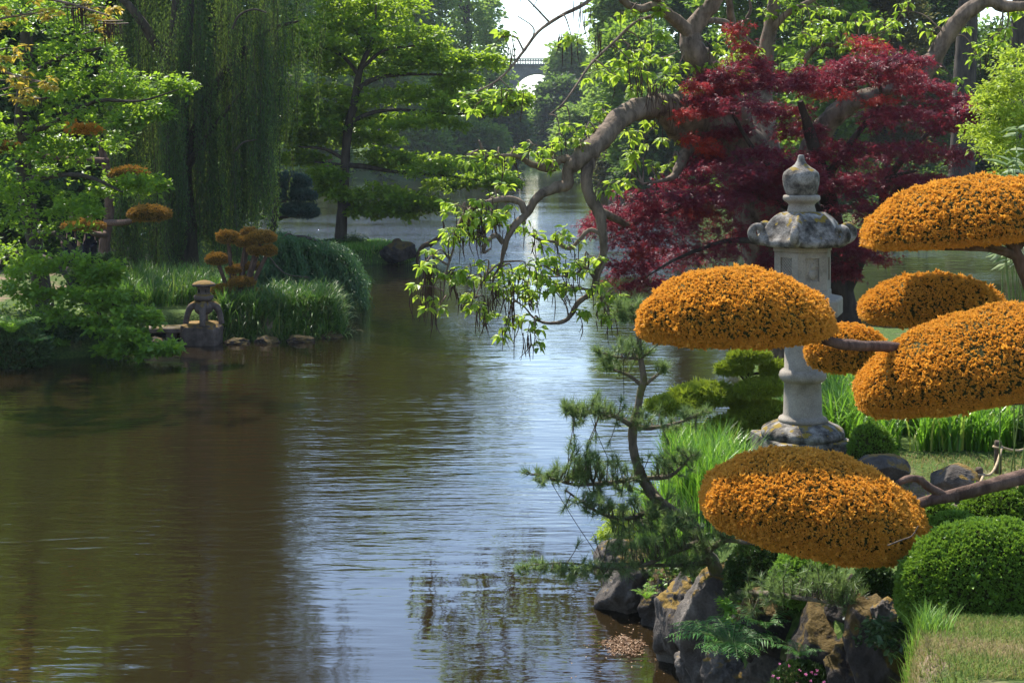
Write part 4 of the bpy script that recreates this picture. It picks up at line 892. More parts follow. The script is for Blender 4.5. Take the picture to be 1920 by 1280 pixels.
# upright grass in front of the lantern
g = G(); p = tufts_of(scatter_in([(1.25, 12.9), (1.9, 12.6), (2.25, 13.6), (2.2, 14.6), (1.5, 14.6), (1.3, 13.9)], 70), 34, .05)
blades(g, p, rng.uniform(.32, .62, len(p)), rng.uniform(.008, .016, len(p)), .6, 4, 1.4)
tag(g.build('waterside_grass', M['grass'], origin=(1.7, 13.6, gz(1.7, 13.6))), 'stand of bright upright grass between the pine and the lantern', 'grass', kind='stuff')
fern('fern', 'pale feathery fern above the water behind the pine trunk', (1.42, 14.0, gz(1.42, 14.0)), 16, .62, 'fernlight', lift=1.15)
fern('fern', 'large dark green fern hanging over the grey bank rocks', tuple(P(1372, 1222, 9.5)), 30, .50, 'fern', lift=.9)
fern('fern', 'small fern beside the large fern, under the mossy boulder', tuple(P(1432, 1180, 9.6)), 11, .34, 'fern', lift=1.0)
fern('fern', 'small bright fern growing from the dark rocks over the water', tuple(P(1212, 1125, 12.2)), 10, .22, 'fernlight', lift=1.2)
fern('fern', 'small dark fern in the crack above the dark boulders, right of the bright mound', tuple(P(1600, 1150, 9.0)), 10, .20, 'fern', lift=1.1)
fern('fern', 'little fern low between the dark boulders, left of the white flowers', tuple(P(1500, 1232, 9.05)), 11, .22, 'fern', lift=1.0)
for lab, px, py, Y, r_, mk in (('trailing green ground plant over the mossy grey rock top', 1395, 1150, 9.9, .16, 'fernlight'), ('leafy dark trailing plant at the lawn corner above the hollow', 1690, 1195, 7.6, .16, 'darkbox'), ('low leafy plant on the shore rock behind the small bright fern', 1255, 1078, 12.6, .2, 'box')):
    c = P(px, py, Y); g = G(); foliage(g, np.array([[*c, r_, r_, r_ * .4], [*(c + A(r_ * .7, .05, -.03)), r_ * .7, r_, r_ * .4]]), 14, 7, 5, .035, .024, 'oval', .07, .5); tag(g.build('rock_plant', M[mk], origin=c), lab, 'plant')
# dry lawn
g = G(); p = scatter_in([(1.45, 5.2), (1.5, 6), (1.72, 6.9), (2.05, 7.6), (2.5, 8.0), (3.6, 7.6), (3.6, 5)], 70000, -.004)
hh = rng.uniform(.018, .05, len(p)); nzv = np.sin(p[:, 0] * 4 + np.sin(p[:, 1] * 3.1) * 2) * .3 + np.sin(p[:, 1] * 5.3 + p[:, 0]) * .2
gr = (np.abs(p[:, 1] - (7.25 + .25 * (p[:, 0] - 2))) < .35) * .35
blades(g, p, hh, .004, .8, 2, 1.0, 0, np.clip(.50 - gr + .42 * nzv + rng.normal(size=len(p)) * .16, 0, 1)); tag(g.build('dry_lawn', M['turf']), 'dry brown and green lawn in the lower right corner', 'grass', kind='stuff')
g = G(); p = tufts_of(scatter_in([(1.72, 6.5), (1.98, 6.5), (2.05, 6.9), (1.85, 7.0)], 34), 18, .03); blades(g, p, rng.uniform(.07, .17, len(p)), .005, .55, 3)
tag(g.build('grass_tuft', M['boxlight'], origin=(1.88, 6.7, gz(1.88, 6.7))), 'tuft of long bright grass in the dry lawn', 'grass', kind='stuff')
# dry grass litter on the path bank
g = G(); p = scatter_in([(3.1, 13.2), (5.5, 13.0), (5.5, 14.9), (3.0, 15.0)], 3500, -.005); blades(g, p, rng.uniform(.04, .10, len(p)), .008, .8, 2, 1, 0, np.clip(rng.normal(.62, .2, len(p)), 0, 1)); tag(g.build('dry_grass', M['turf']), 'dry tufted grass along the bare path', 'grass', kind='stuff')
# flowers on the cushion plant
fl = G(); q = P(1505, 1262, 8.75); pts = q + rng.normal(size=(14, 3)) * A(.12, .06, .02); leaves(fl, np.repeat(pts, 5, 0), rdir(70), rdir(70), .012, .010, 'oval'); tag(fl.build('pink_flowers', M['pink'], origin=q), 'tiny pink flowers dotting the low cushion plant', 'flowers', kind='stuff')
fl = G(); q = P(1612, 1165, 9.1); pts = q + rng.normal(size=(26, 3)) * A(.07, .05, .03); leaves(fl, np.repeat(pts, 5, 0), rdir(130), rdir(130), .016, .013, 'oval'); st = G()
for e in pts: fl.tube(np.array([q + A(0, 0, -.2), e]), .002, 4, 1, .5, 1)
tag(fl.build('white_flowers', [M['white'], M['stem']], origin=q + A(0, 0, -.2)), 'small white flowering plant in the rock gap by the dry lawn', 'flowers')

# rocks of the near bank
RK = [('grey pointed rock at the corner of the bank, in the water under the pine', 1172, 1110, 12.9, (.26, .3, .30)), ('low dark rock at the waterline beside the pointed rock', 1248, 1128, 12.5, (.24, .25, .26)),
      ('tall mossy edged rock leaning at the waterline in front of the pine', 1278, 1165, 11.5, (.24, .30, .42)), ('large grey rock with ochre moss on top below the pine trunk', 1345, 1190, 10.7, (.30, .36, .55)),
      ('broad boulder thick with brown moss behind the ferns', 1440, 1190, 9.75, (.26, .26, .30)), ('squat dark mossy boulder under the horizontal pine branch', 1545, 1214, 9.3, (.27, .28, .33)),
      ('dark rock left of the white flowers, at the lawn edge', 1636, 1222, 8.7, (.19, .28, .34)), ('pinkish grey rock tucked under the largest dome', 1705, 1178, 8.2, (.08, .08, .07)), ('grey mossy stone between the dark dome and the largest dome', 1655, 1150, 8.6, (.09, .10, .10)),
      ('pale rubble stone at the foot of the large grey rock', 1302, 1262, 10.9, (.18, .2, .22)), ('rounded stone under the dark fern', 1372, 1268, 10.2, (.22, .2, .22)), ('stone under the cushion plant, lowest of the bank rocks', 1450, 1265, 9.7, (.22, .2, .22)),
      ('shaded rock behind the small bright fern', 1212, 1085, 13.2, (.26, .25, .28)), ('rock under the low pine branch, farther along the shore', 1160, 1050, 14.2, (.22, .3, .22)), ('dark stone in the hollow below the dry lawn', 1592, 1275, 8.8, (.18, .2, .24)), ('mossy boulder in the shade between the bright mound and the dark dome', 1592, 1135, 9.3, (.16, .16, .20))]
for i, (lab, px, py, Y, sz) in enumerate(RK):
    rock('bank_rock', lab, P(px, py, Y), sz, 20 + i, M['rock'] if i not in (1, 4, 5, 6, 12, 14, 15) else M['rockdark'], 'rock', 'rocks of the near bank', 11, .10 if i in (4, 5, 6, 15) else .16)
rock('boulder', 'smooth tan boulder with moss on top, right of the small boxwood', P(1655, 876, 13.6), (.25, .22, .13), 71, M['rock'], 'rock', None, 8, .06)
rock('boulder', 'grey boulder beside the rope fence posts', P(1785, 902, 12.9), (.24, .22, .16), 72, M['rock'], 'rock', None, 8, .06)
# yellowing bush at the water behind the pine
g = G(); foliage(g, pp([(1165, 985, 28, 22), (1150, 1010, 18, 22), (1190, 1000, 25, 20)], 14.8, None, .1), 22, 8, 6, .05, .016, 'diamond', .10, .6)
x, Y = 205 * 14.8 / F, 14.8; tag(g.build('yellow_bush', M['lime'], origin=(x, Y, gz(x, Y))), 'yellowish bush hanging over the water behind the pine branches', 'bush')
# rope fence
rf = thing('rope_fence', 'low rope fence on short dark posts along the bare path', 'fence', (*P(1835, 905, 12.6)[:2], gz(P(1835, 905, 12.6)[0], 12.6)))
tops = []
for px, py, Y, hpx in ((1871, 826, 14.0, 55), (1836, 876, 12.9, 40), (1780, 934, 11.6, 34), (1950, 800, 15.4, 60)):
    c = P(px, py, Y); z0 = gz(c[0], Y) - .1; g = G(); hgt = c[2]
    g.lathe([(.001, z0), (.038, z0), (.036, hgt - .02), (.030, hgt), (.001, hgt + .004)], A(c[0], Y, 0), 10); g.tube(np.array([c + A(0, 0, -.06) + .042 * A(math.cos(q), math.sin(q), 0) for q in np.linspace(0, 6.3, 14)]), .012, 6, 1, .5, 1)
    g.build('post', [M['post'], M['rope']], rf); tops.append(c + A(.035, -.02, -.06))
tops = [tops[3], tops[0], tops[1], tops[2], P(1700, 975, 11)]
g = G()
for a, c in zip(tops[:-1], tops[1:]):
    q = np.linspace(0, 1, 9); g.tube(a + (c - a) * q[:, None] + np.outer(-np.sin(q * math.pi) * .10, A(0, 0, 1)), .013, 6, 0, .5, 1)
g.build('rope', M['rope'], rf)
# raft of floating litter
g = G(); c = P(1170, 1211, 11.9); n = 900; a = rng.random(n) * 6.28; r = np.sqrt(rng.random(n)) * (1 + .25 * np.sin(a * 5)) * np.where(rng.random(n) < .12, rng.uniform(1, 4.5, n), 1); p = np.stack([c[0] + np.cos(a) * r * .16, 11.9 + np.sin(a) * r * .22, .004 + rng.random(n) * .012], 1)
leaves(g, p, rdir(n) * A(1, 1, .12), np.tile(A(0, 0, 1.), (n, 1)) + rng.normal(size=(n, 3)) * .2, rng.uniform(.012, .035, n), .010, 'oval'); tag(g.build('leaf_litter', M['litter'], origin=(c[0], 11.9, 0)), 'raft of dead leaves floating by the bank rocks', 'leaves', kind='stuff')
# bamboo and lime maple at the right edge
def bamboo():
    Y = 13.4; x = (1960 - CX) * Y / F; z = gz(x, Y)
    root = thing('variegated_bamboo', 'pale striped bamboo with long drooping leaves at the right edge above the orange cushion', 'bamboo', (x, Y, z))
    g = G(); lp, ld = [], []
    for i in range(34):
        px, py = rng.uniform(1868, 2010), rng.uniform(215, 470); y = Y + rng.normal() * .25; t = P(px, py, y); b_ = A(x + rng.normal() * .2, Y + rng.normal() * .2, z)
        m = (t + b_) / 2 + A((t[0] - x) * .1, 0, .25); g.tube(np.array([b_, m, t]), np.array([.007, .006, .003]), 5, 0, .5, 4)
        a = rng.random(11) * 6.28; lp.append(np.tile(t, (11, 1)) + (m - t) * (rng.random(11) * .25)[:, None]); ld.append(np.stack([np.cos(a), np.sin(a), rng.uniform(-.5, .6, 11)], 1))
    g.build('canes', M['stem'], root); lv = G(); lp = np.vstack(lp); ld = np.vstack(ld)
    leaves(lv, lp, ld, A(0, 0, 1) + .5 * rng.normal(size=lp.shape), rng.uniform(.13, .26, len(lp)), rng.uniform(.014, .024, len(lp)), 'heart'); lv.build('leaves', M['bamboo'], root)
bamboo()
def simple_tree(name, label, cat, base, trunk, limbs, puffs, mk, bark='bark', fol=None, group=None, extra=None):
    root = thing(name, label, cat, (base[0], base[1], gz(base[0], base[1])), group)
    g = G(); pts, r = trunk; pts = pts.copy(); pts[0, 2] = gz(base[0], base[1]) - .1
    g.tube(pts, r, 12, wob=.05); g.build('trunk', M[bark], root)
    for q in limbs:
        g = G(); g.tube(*q, 8, wob=.06); g.build('branch', M[bark], root)
    g = G(); foliage(g, puffs, **fol); g.build('crown', M[mk], root)
    return root
x, Y = (1985 - CX) * 17.5 / F, 17.5
simple_tree('lime_maple', 'fresh yellow green maple at the right edge behind the bamboo', 'tree', (x, Y), path([(1985, 720, Y, 16), (1985, 500, Y, 13), (1970, 350, Y, 10), (1950, 220, Y, 6)]),
            [path([(1980, 420, Y, 6), (1920, 340, Y, 4), (1860, 290, Y, 2)]), path([(1975, 380, Y, 6), (1930, 240, Y, 4), (1870, 190, Y, 2)]), path([(1960, 280, Y, 5), (1920, 180, Y, 3), (1880, 140, Y, 1.5)])],
            pp([(1892, 172, 40, 18), (1905, 150, 34, 20), (1868, 210, 30, 10), (1900, 228, 40, 20), (1868, 280, 30, 24), (1896, 300, 40, 22), (1862, 190, 20, 8), (1905, 115, 30, 16), (1930, 260, 50, 60), (1960, 200, 60, 60), (1900, 330, 40, 20), (1840, 250, 20, 14)], Y, None, .5), 'lime', 'bark',
            dict(nsub=14, nsprig=8, K=7, L=.06, Wd=.030, sprig=.18, flat=.4, droop=.15))

# ------------------------------------------------------------------ left bank
# bright oak whose boughs hang over the water
Y = 31.5; x = (82 - CX) * Y / F
OAK = [(60, 60, 100, 45), (150, 105, 75, 40), (40, 150, 75, 45), (200, 165, 70, 32), (120, 215, 80, 36), (250, 190, 42, 22), (285, 212, 22, 12), (332, 165, 18, 14), (60, 262, 85, 36), (185, 282, 60, 26), (120, 325, 85, 30), (225, 362, 40, 18), (268, 350, 26, 14), (50, 372, 70, 40), (60, 430, 80, 36), (140, 392, 40, 16),
       (30, 500, 55, 36), (40, 20, 70, 30), (130, 30, 60, 30), (-40, 200, 80, 120), (-40, 400, 80, 100), (110, 160, 60, 30), (240, 230, 30, 12), (100, 290, 60, 20)]
LOWB = [(130, 498, 42, 18, 28.6), (165, 518, 36, 16, 28.6), (195, 508, 22, 12, 28.5), (185, 528, 22, 10, 28.5), (100, 560, 36, 18, 28.4), (160, 560, 40, 16, 28.2), (215, 560, 30, 12, 28.2), (200, 585, 42, 14, 28.0), (245, 592, 36, 12, 28), (272, 602, 22, 7, 28), (180, 618, 44, 14, 27.8), (120, 600, 36, 18, 28.2), (225, 628, 30, 9, 27.6),
        (240, 645, 26, 8, 27.6), (285, 652, 24, 5, 27.5), (312, 655, 16, 3.5, 27.5), (246, 662, 16, 5, 27.5), (60, 520, 40, 24, 28.5), (20, 560, 36, 20, 28.4), (208, 660, 12, 6, 27.6)]
tops = [(int(rng.uniform(-260, 230)), int(rng.uniform(-640, -10)), 80, 50) for _ in range(11)]
root = simple_tree('oak_tree', 'bright leafy oak on the left bank with low boughs dipping to the water', 'tree', (x, Y),
    path([(82, 585, Y, 22), (78, 540, Y, 18), (68, 470, Y, 16), (50, 370, Y, 15), (40, 240, Y, 14), (50, 100, Y, 12), (40, -100, Y, 10), (0, -300, Y, 7), (-20, -520, Y, 3)]),
    [path([(68, 470, Y, 9), (20, 480, 30.5, 8), (-20, 520, 29.5, 6)]), path([(70, 480, Y, 8), (110, 500, 30, 5.5), (150, 555, 28.6, 4), (200, 600, 28, 2.5), (250, 640, 27.7, 1.5), (310, 655, 27.5, .8)]), path([(60, 440, Y, 7), (110, 440, 30, 5), (160, 500, 28.8, 3), (195, 515, 28.5, 1.5)]),
     path([(150, 555, 28.6, 3), (210, 570, 28.2, 2), (270, 600, 28, 1)]), path([(48, 340, Y, 8), (100, 330, 30.5, 5), (160, 330, 29.8, 4), (230, 360, 29.4, 2)]), path([(42, 260, Y, 8), (100, 230, 30.4, 5), (180, 190, 29.8, 4), (260, 190, 29.4, 2.4), (335, 168, 29.2, 1)]), path([(48, 150, Y, 7), (110, 110, 30.5, 5), (190, 90, 30, 3)])],
    np.vstack([pp(OAK, 30.2, None, 1.2), pp(tops, 31, None, 2.0)]), 'oak', 'bark', dict(nsub=20, nsprig=8, K=7, L=.125, Wd=.070, sprig=.26, flat=.4, droop=.05, shape='diamond', gap=.38))
g = G(); foliage(g, pp(LOWB, 28, None, .3), 9, 6, 7, .13, .075, 'diamond', .24, .35, 0, .05, .36, .2, 1.); g.build('low_boughs', M['oak'], root)
# golden-leaved catalpa reaching in from the upper left
Y = 26.5; x = -11.5
root = thing('golden_catalpa', 'catalpa with yellow bronze young leaves and hanging pods at the upper left corner', 'tree', (x, Y, gz(x, Y)))
g = G(); q = [P(-200, 700, Y), P(-190, 400, Y), P(-160, 150, Y), P(-120, -30, Y), P(-90, -150, Y)]; q[0] = A(x, Y, gz(x, Y) - .1); g.tube(np.array(q), np.array([.3, .26, .2, .14, .06]), 12, wob=.05); g.build('trunk', M['barkcat'], root)
GC = [(95, 18), (85, 28), (180, 30), (205, 45), (165, 8), (20, 20), (5, 45), (14, 112), (34, 92), (20, 152), (60, 145), (85, 165), (40, 178), (60, 185), (90, 155), (200, 60), (150, -15), (60, -20), (-20, 90), (205, 15), (45, 165)]
gl, tw, pd = G(), G(), G(); b0 = P(-120, 60, Y)
for k, way in enumerate(([(-160, 150, Y, 7), (-60, 110, 26.2, 5), (20, 140, 26, 3), (95, 158, 25.8, 1.5)], [(-125, -20, Y, 7), (0, -10, 26, 5), (100, 0, 25.6, 3), (205, 30, 25.2, 1.5)], [(-150, 90, Y, 5), (-60, 50, 26.2, 3.5), (30, 30, 26, 2), (85, 22, 25.8, 1)])):
    g = G(); pts, r = path(way); g.tube(pts, r, 7, wob=.05); g.build('branch', M['barkcat'], root)
for px, py in GC:
    c = P(px, py, 25.7 + rng.normal() * .2)
    for wh in range(3):
        q = c + rng.normal(size=3) * .07; nl = 8; a = rng.random(nl) * 6.28; el = rng.uniform(-.8, .4, nl); dv = np.stack([np.cos(a) * np.cos(el), np.sin(a) * np.cos(el), np.sin(el)], 1); sz = rng.uniform(.08, .17, nl)
        leaves(gl, q + dv * .03, dv, A(0, 0, 1) + .4 * rng.normal(size=(nl, 3)) + .5 * dv, sz, sz * .6, 'heart')
    tw = G(); tw.tube(np.array([c, c + A(-.25, .1, .02), c + A(-.5, .2, -.03)]), np.array([.006, .009, .012]), 4, 0, .5, 3); tw.build('twig', M['barkcat'], root)
for px, py0, py1, n in ((148, 10, 62, 14), (205, 40, 88, 16), (215, 45, 80, 10), (140, 15, 50, 8), (68, 185, 205, 5)):
    pd = G(); pd.tube(np.array([P(px - 26, py0 - 1, 25.6), P(px, py0, 25.6), P(px + 26, py0 - 1, 25.6)]), .012, 4)
    for _ in range(n):
        q = P(px + rng.uniform(-14, 14), py0, 25.6 + rng.normal() * .02); l = (py1 - py0) * rng.uniform(.6, 1.05) * 25.6 / F; pd.tube(np.array([q, q + A(.01, 0, -l * .5), q + A(.03, 0, -l)]), np.array([.006, .008, .003]), 4, 0, .5, 2)
    pd.build('pod_tassel', M['pod'], root)
gl.build('leaves', M['catalpa_gold'], root)

# weeping willow: curtains of hanging strands
def weeping(name, label, cat, base, trunk, boughs, strands, mk, L, W, step, seg_out=0.0, group=None):
    """strands: list of (top point, length)"""
    root = thing(name, label, cat, (base[0], base[1], gz(base[0], base[1])), group)
    g = G(); pts, r = trunk; pts = pts.copy(); pts[0, 2] = gz(base[0], base[1]) - .1; g.tube(pts, r, 12, wob=.05); g.build('trunk', M['bark'], root)
    for q in boughs:
        g = G(); g.tube(*q, 7, wob=.06); g.build('branch', M['bark'], root)
    lp, ld, tt = [], [], []; tw = G()
    for top, ln, ct in strands:
        n = int(ln / step)
        if n < 3: continue
        t = np.linspace(0, 1, n); ph = rng.random(2) * 6.28; am = .05 + .06 * rng.random()
        q = np.stack([top[0] + am * np.sin(t * 5 + ph[0]) , top[1] + am * np.sin(t * 4 + ph[1]), top[2] - ln * t], 1)
        a = rng.random(n) * 6.28; d = np.stack([np.cos(a) * .55, np.sin(a) * .55, -.8 + 0 * a], 1)
        lp.append(q + rng.normal(size=q.shape) * .03); ld.append(d); tt.append(np.clip(ct + rng.random(n) * .4 - .05, 0, 1))
        if rng.random() < .5: tw.tube(q[::max(n // 6, 1)], .006, 3, 0, .5, 1, cap=False)
    lp, ld = np.vstack(lp), np.vstack(ld); g = G(); n = len(lp)
    leaves(g, lp, ld, rdir(n) + A(0, -.3, .2), L * rng.uniform(.7, 1.3, n), W * rng.uniform(.7, 1.2, n), 'diamond', 0, np.concatenate(tt)); g.build('hanging_foliage', M[mk], root); tw.build('strand_stems', M['bark'], root)
    return root
Y = 40; x = (345 - CX) * Y / F
st = []
def curtain(px0, px1, ytop, ybot, Y0, Y1, n, m, jit=60, wid=5):
    for _ in range(int(n * .95)):
        ctint = rng.random() ** 2 * .6 + (.3 if px0 > 430 and ytop[1] > -50 and rng.random() < .5 else 0)  # half the right-hand curtains tinted brighter, as if the sun lit them
        cx_, y = rng.uniform(px0, px1), rng.uniform(Y0, Y1); yt = rng.uniform(*ytop); yb = rng.uniform(*ybot)
        for _ in range(m):
            px = cx_ + rng.normal() * wid; yy = y + rng.normal() * .25; a = P(px, yt + rng.normal() * 25, yy); e = P(px, yb + rng.normal() * jit * .5, yy)
            if a[2] > e[2]: st.append((a, max(a[2] - max(e[2], .55), .3), ctint))
curtain(215, 530, (-90, 60), (120, 330), 38, 42, 34, 13)
curtain(290, 470, (60, 200), (430, 525), 37.5, 41, 34, 13, 30)
curtain(420, 515, (-40, 120), (330, 420), 39.5, 42, 16, 11, 60)
curtain(470, 525, (-30, 260), (200, 430), 39.0, 42, 12, 7, 80, 8)
curtain(500, 600, (-60, 100), (40, 220), 39.0, 42, 12, 5, 80, 9)
curtain(510, 570, (60, 240), (160, 360), 39.0, 41, 7, 4, 80, 6)
curtain(500, 640, (-330, -190), (-150, -30), 39, 42, 16, 9, 80, 9)
curtain(560, 680, (-420, -260), (-260, -120), 39, 42, 10, 8, 80, 9)
curtain(470, 520, (150, 260), (340, 450), 38, 40, 10, 10, 20)
curtain(215, 330, (330, 420), (490, 548), 37, 39, 16, 12, 20)
curtain(200, 330, (100, 220), (330, 430), 38.5, 41, 22, 12, 30)
curtain(140, 500, (-420, -150), (-160, 60), 38, 43, 40, 11)
curtain(480, 570, (-360, -260), (-240, -120), 39, 42, 9, 10, 60, 14)
curtain(220, 500, (-640, -420), (-480, -200), 38.5, 42, 28, 10, 60, 14)
curtain(480, 640, (-700, -520), (-560, -330), 38.5, 42, 18, 9, 60, 16)
curtain(560, 660, (-800, -660), (-720, -480), 38.5, 41, 12, 9, 60, 16)
weeping('weeping_willow', 'tall weeping willow hanging dark green curtains of leaves on the left bank', 'tree', (x, Y), path([(345, 545, Y, 30), (340, 400, Y, 26), (330, 200, Y, 24), (345, -50, Y, 20), (330, -300, Y, 14), (320, -600, Y, 7), (315, -740, Y, 2)]),
        [path([(340, 300, Y, 12), (420, 140, 39.8, 9), (500, 60, 39.6, 5), (560, 40, 39.6, 2)]), path([(335, 150, Y, 12), (250, 20, 39, 8), (180, -40, 39, 4)]), path([(345, -50, Y, 12), (450, -150, 40.5, 8), (540, -160, 40.5, 3)]), path([(330, -250, Y, 10), (220, -380, 40, 6), (150, -400, 40, 2)]), path([(330, -300, Y, 9), (430, -450, 40, 6), (540, -600, 40, 4), (650, -720, 40, 1.5)]),
         path([(340, 330, Y, 8), (400, 240, 38.6, 5), (455, 170, 38.2, 2)]), path([(436, 55, 37.6, 2.2), (448, 30, 37.6, 2.2), (475, 18, 37.6, 2), (500, 24, 37.6, 1.5)]), path([(440, 285, 37.6, 2), (455, 268, 37.6, 2), (480, 262, 37.6, 1.6)])],
        st, 'willow', .085, .030, .045)
# weeping cedar trailing over the bank
st = []; Y = 37.5; x = (560 - CX) * Y / F
def spill():
    root = thing('weeping_cedar', 'low weeping conifer trailing in a green mound from the bank to the water', 'conifer', (x, Y, gz(x, Y)))
    g = G(); pts, r = path([(545, 560, Y, 8), (540, 500, Y, 7), (535, 455, Y, 6), (570, 445, Y, 4), (610, 460, Y, 3)]); pts[0, 2] = gz(x, Y) - .1; g.tube(pts, r, 9, wob=.05); g.build('trunk', M['bark'], root)
    lp, ld, tt = [], [], []
    for _ in range(380):
        u = rng.random(); top = P(500 + 120 * u + rng.normal() * 8, 448 + 26 * u ** 2 + rng.normal() * 6, Y + rng.normal() * .8)
        tx = 490 + 215 * u + rng.normal() * 14; ty = 500 + 55 * rng.random() + 22 * u; yy = Y + rng.uniform(-2.2, 1.2)
        e = P(min(tx, 688), min(ty, 574), yy); e[2] = max(e[2], .08); m = (top + e) / 2 + A(0, 0, .22 + .15 * rng.random())
        q, _r = catmull(np.array([top, m, e]), np.zeros(3), 22); n = len(q); lp.append(np.repeat(q, 3, 0) + rng.normal(size=(3 * n, 3)) * .05); d = np.repeat(np.gradient(q, axis=0), 3, 0); ld.append(nrm(nrm(d) + rng.normal(size=d.shape) * .45 + A(0, 0, -.4))); tt.append(np.clip(rng.random() * .5 + rng.random(3 * n) * .5, 0, 1))
    g = G(); lp = np.vstack(lp); leaves(g, lp, np.vstack(ld), A(0, 0, 1) + .6 * rng.normal(size=lp.shape), .11 * rng.uniform(.6, 1.3, len(lp)), .036, 'diamond', 0, np.concatenate(tt)); g.build('hanging_foliage', M['cedar'], root)
    for q in ([(505, 480, 35.5, 1.2), (520, 500, 35.4, 1.4), (540, 515, 35.3, 1.4), (580, 520, 35.2, 1)], [(528, 448, 36.5, 1.4), (540, 438, 36.4, 1.6), (552, 442, 36.4, 1)]):
        g = G(); pts, r = path(q); g.tube(pts, r, 5); g.build('bare_branch', M['post'], root)
spill()
# sedge-like clump on the shore and the taller dark grass behind the small lantern
g = G(); p = tufts_of(scatter_in([(-6.0, 29.9), (-4.8, 29.9), (-4.0, 30.5), (-3.75, 31.3), (-4.0, 33), (-5.4, 33.2), (-6.4, 32), (-6.4, 30.4)], 170), 46, .08); blades(g, p, rng.uniform(.32, .70, len(p)), rng.uniform(.020, .038, len(p)), 1.15, 5, 1.1)
tag(g.build('shore_sedge', M['grassdark'], origin=(-5, 31, gz(-5, 31))), 'thick clump of arching sedge right of the small stone lantern', 'grass', kind='stuff')
g = G(); p = tufts_of(scatter_in([(-9.4, 31.6), (-7.4, 31.6), (-6.6, 32.5), (-6.6, 36), (-9.6, 36)], 150), 36, .08); blades(g, p, rng.uniform(.4, .85, len(p)), rng.uniform(.016, .03, len(p)), .8, 4, 1.2)
tag(g.build('tall_grass', M['grassdark'], origin=(-8, 33, gz(-8, 33))), 'tall dark grass behind the small stone lantern', 'grass', kind='stuff')
g = G(); p = tufts_of(scatter_in([(-9.55, 32.4), (-9.1, 32.4), (-9.0, 33), (-9.5, 33)], 16), 34, .06); blades(g, p, rng.uniform(.6, .95, len(p)), .02, .4, 4, 1.2)
tag(g.build('feather_grass', M['lime'], origin=(-9.3, 32.7, gz(-9.3, 32.7))), 'pale upright grass tuft left of the dark tall grass', 'grass')
# small lantern on its rock
def small_lantern():
    Y = 29.9; s = Y / F; cx = (382 - CX) * s; zt = lambda py: EYE - (py - HY) * s
    rx_ = thing('lantern_rock', 'squared brown stone block standing in the water under the small lantern', 'rock', (cx - .04, Y, 0))
    g = G(); r = np.random.default_rng(5); V, Fc = ICO4; W = np.sign(V) * np.abs(V) ** .38; W = W / np.abs(W).max(0)
    W = W * (1 + .06 * noise3(V, 2.2, 3.1))[:, None] * A(.40, .42, .31) + A((376 - CX) * s, Y + .1, zt(606) - .29); g.add(W, Fc, 0, .5, True); g.build('block', M['lanternold'], rx_)
    root = thing('stone_lantern', 'small brown stone lantern with a mossy mushroom roof on arched legs at the water edge', 'stone lantern', (cx, Y, zt(606)))
    c = A(cx, Y, 0); m = M['lanternold']
    for k in range(4):
        a = math.radians(45 * 0 + 90 * k + 8); d = A(math.cos(a), math.sin(a), 0); g = G()
        q = [c + A(0, 0, zt(570)) + d * 5 * s, c + A(0, 0, zt(570.5)) + d * 14 * s, c + A(0, 0, zt(575)) + d * 23 * s, c + A(0, 0, zt(584)) + d * 28 * s, c + A(0, 0, zt(595)) + d * 31 * s, c + A(0, 0, zt(607)) + d * 33 * s]
        g.tube(np.array(q), np.array([7, 7.5, 7, 6, 5.5, 5.5]) * s, 10, 0, .5, 4); g.build('leg', m, root)
    g = G(); g.lathe([(.01, zt(590)), (10 * s, zt(589)), (16 * s, zt(584)), (18 * s, zt(576)), (15 * s, zt(569)), (10 * s, zt(565)), (.01, zt(564))], c, 30); g.build('body', m, root)
    g = G(); g.lathe([(.01, zt(566)), (10 * s, zt(566)), (16 * s, zt(562)), (18.5 * s, zt(558)), (18 * s, zt(554)), (13 * s, zt(551)), (.01, zt(551))], c, 30); g.build('ring', m, root)
    g = G(); g.lathe([(.01, zt(552)), (12 * s, zt(552)), (11.5 * s, zt(546)), (12 * s, zt(538)), (.01, zt(537))], c, 6, rot=.3, sm=False); fb = g.build('fire_box', m, root)
    for a in (-2.35, -.8): g = G(); d = A(math.cos(a), math.sin(a), 0); g.box(c + d * 10.4 * s + A(0, 0, zt(545)), (.8 * s, 6 * s, 6 * s), a); g.build('window', M['hollow'], fb)
    g = G(); g.lathe([(.01, zt(538)), (14 * s, zt(537.5)), (21 * s, zt(536)), (22.5 * s, zt(534)), (20 * s, zt(531)), (13 * s, zt(527.5)), (6 * s, zt(525.6)), (.01, zt(525))], c, 36); g.build('roof', m, root)
small_lantern()
for i, (lab, px, py, Y, sz) in enumerate((('flat dark rock left of the lantern block, half under the moss', 318, 632, 30.2, (.32, .3, .24)), ('low dark stone at the waterline left of the lantern block', 296, 645, 29.7, (.26, .25, .16)), ('shore stone under the sedge next to the lantern block', 446, 645, 30.0, (.32, .25, .14)), ('shore stone under the middle of the sedge', 500, 643, 30.1, (.30, .25, .14)),
      ('shore stone at the right end of the sedge', 560, 640, 30.3, (.34, .25, .13)), ('shaded stone under the oak boughs', 210, 650, 29.3, (.4, .3, .2)), ('low shore stone where the sedge ends at the water', 618, 632, 31.0, (.30, .3, .14)))):
    rock('shore_rock', lab, P(px, py, Y), sz, 90 + i, M['rockdark'], 'rock', 'rocks of the left shore')
g = G(); c = P(288, 616, 30.2); g.box(c, (1.25, .75, .11), .04, 0, .5, .02); g.box(c + A(-.45, 0, -.22), (.2, .6, .36), .04); g.box(c + A(.42, 0, -.22), (.2, .6, .36), .04)
tag(g.build('slab_bridge', M['slab'], origin=c + A(0, 0, -.4)), 'flat stone slab laid across the shore stones left of the small lantern', 'stone slab')
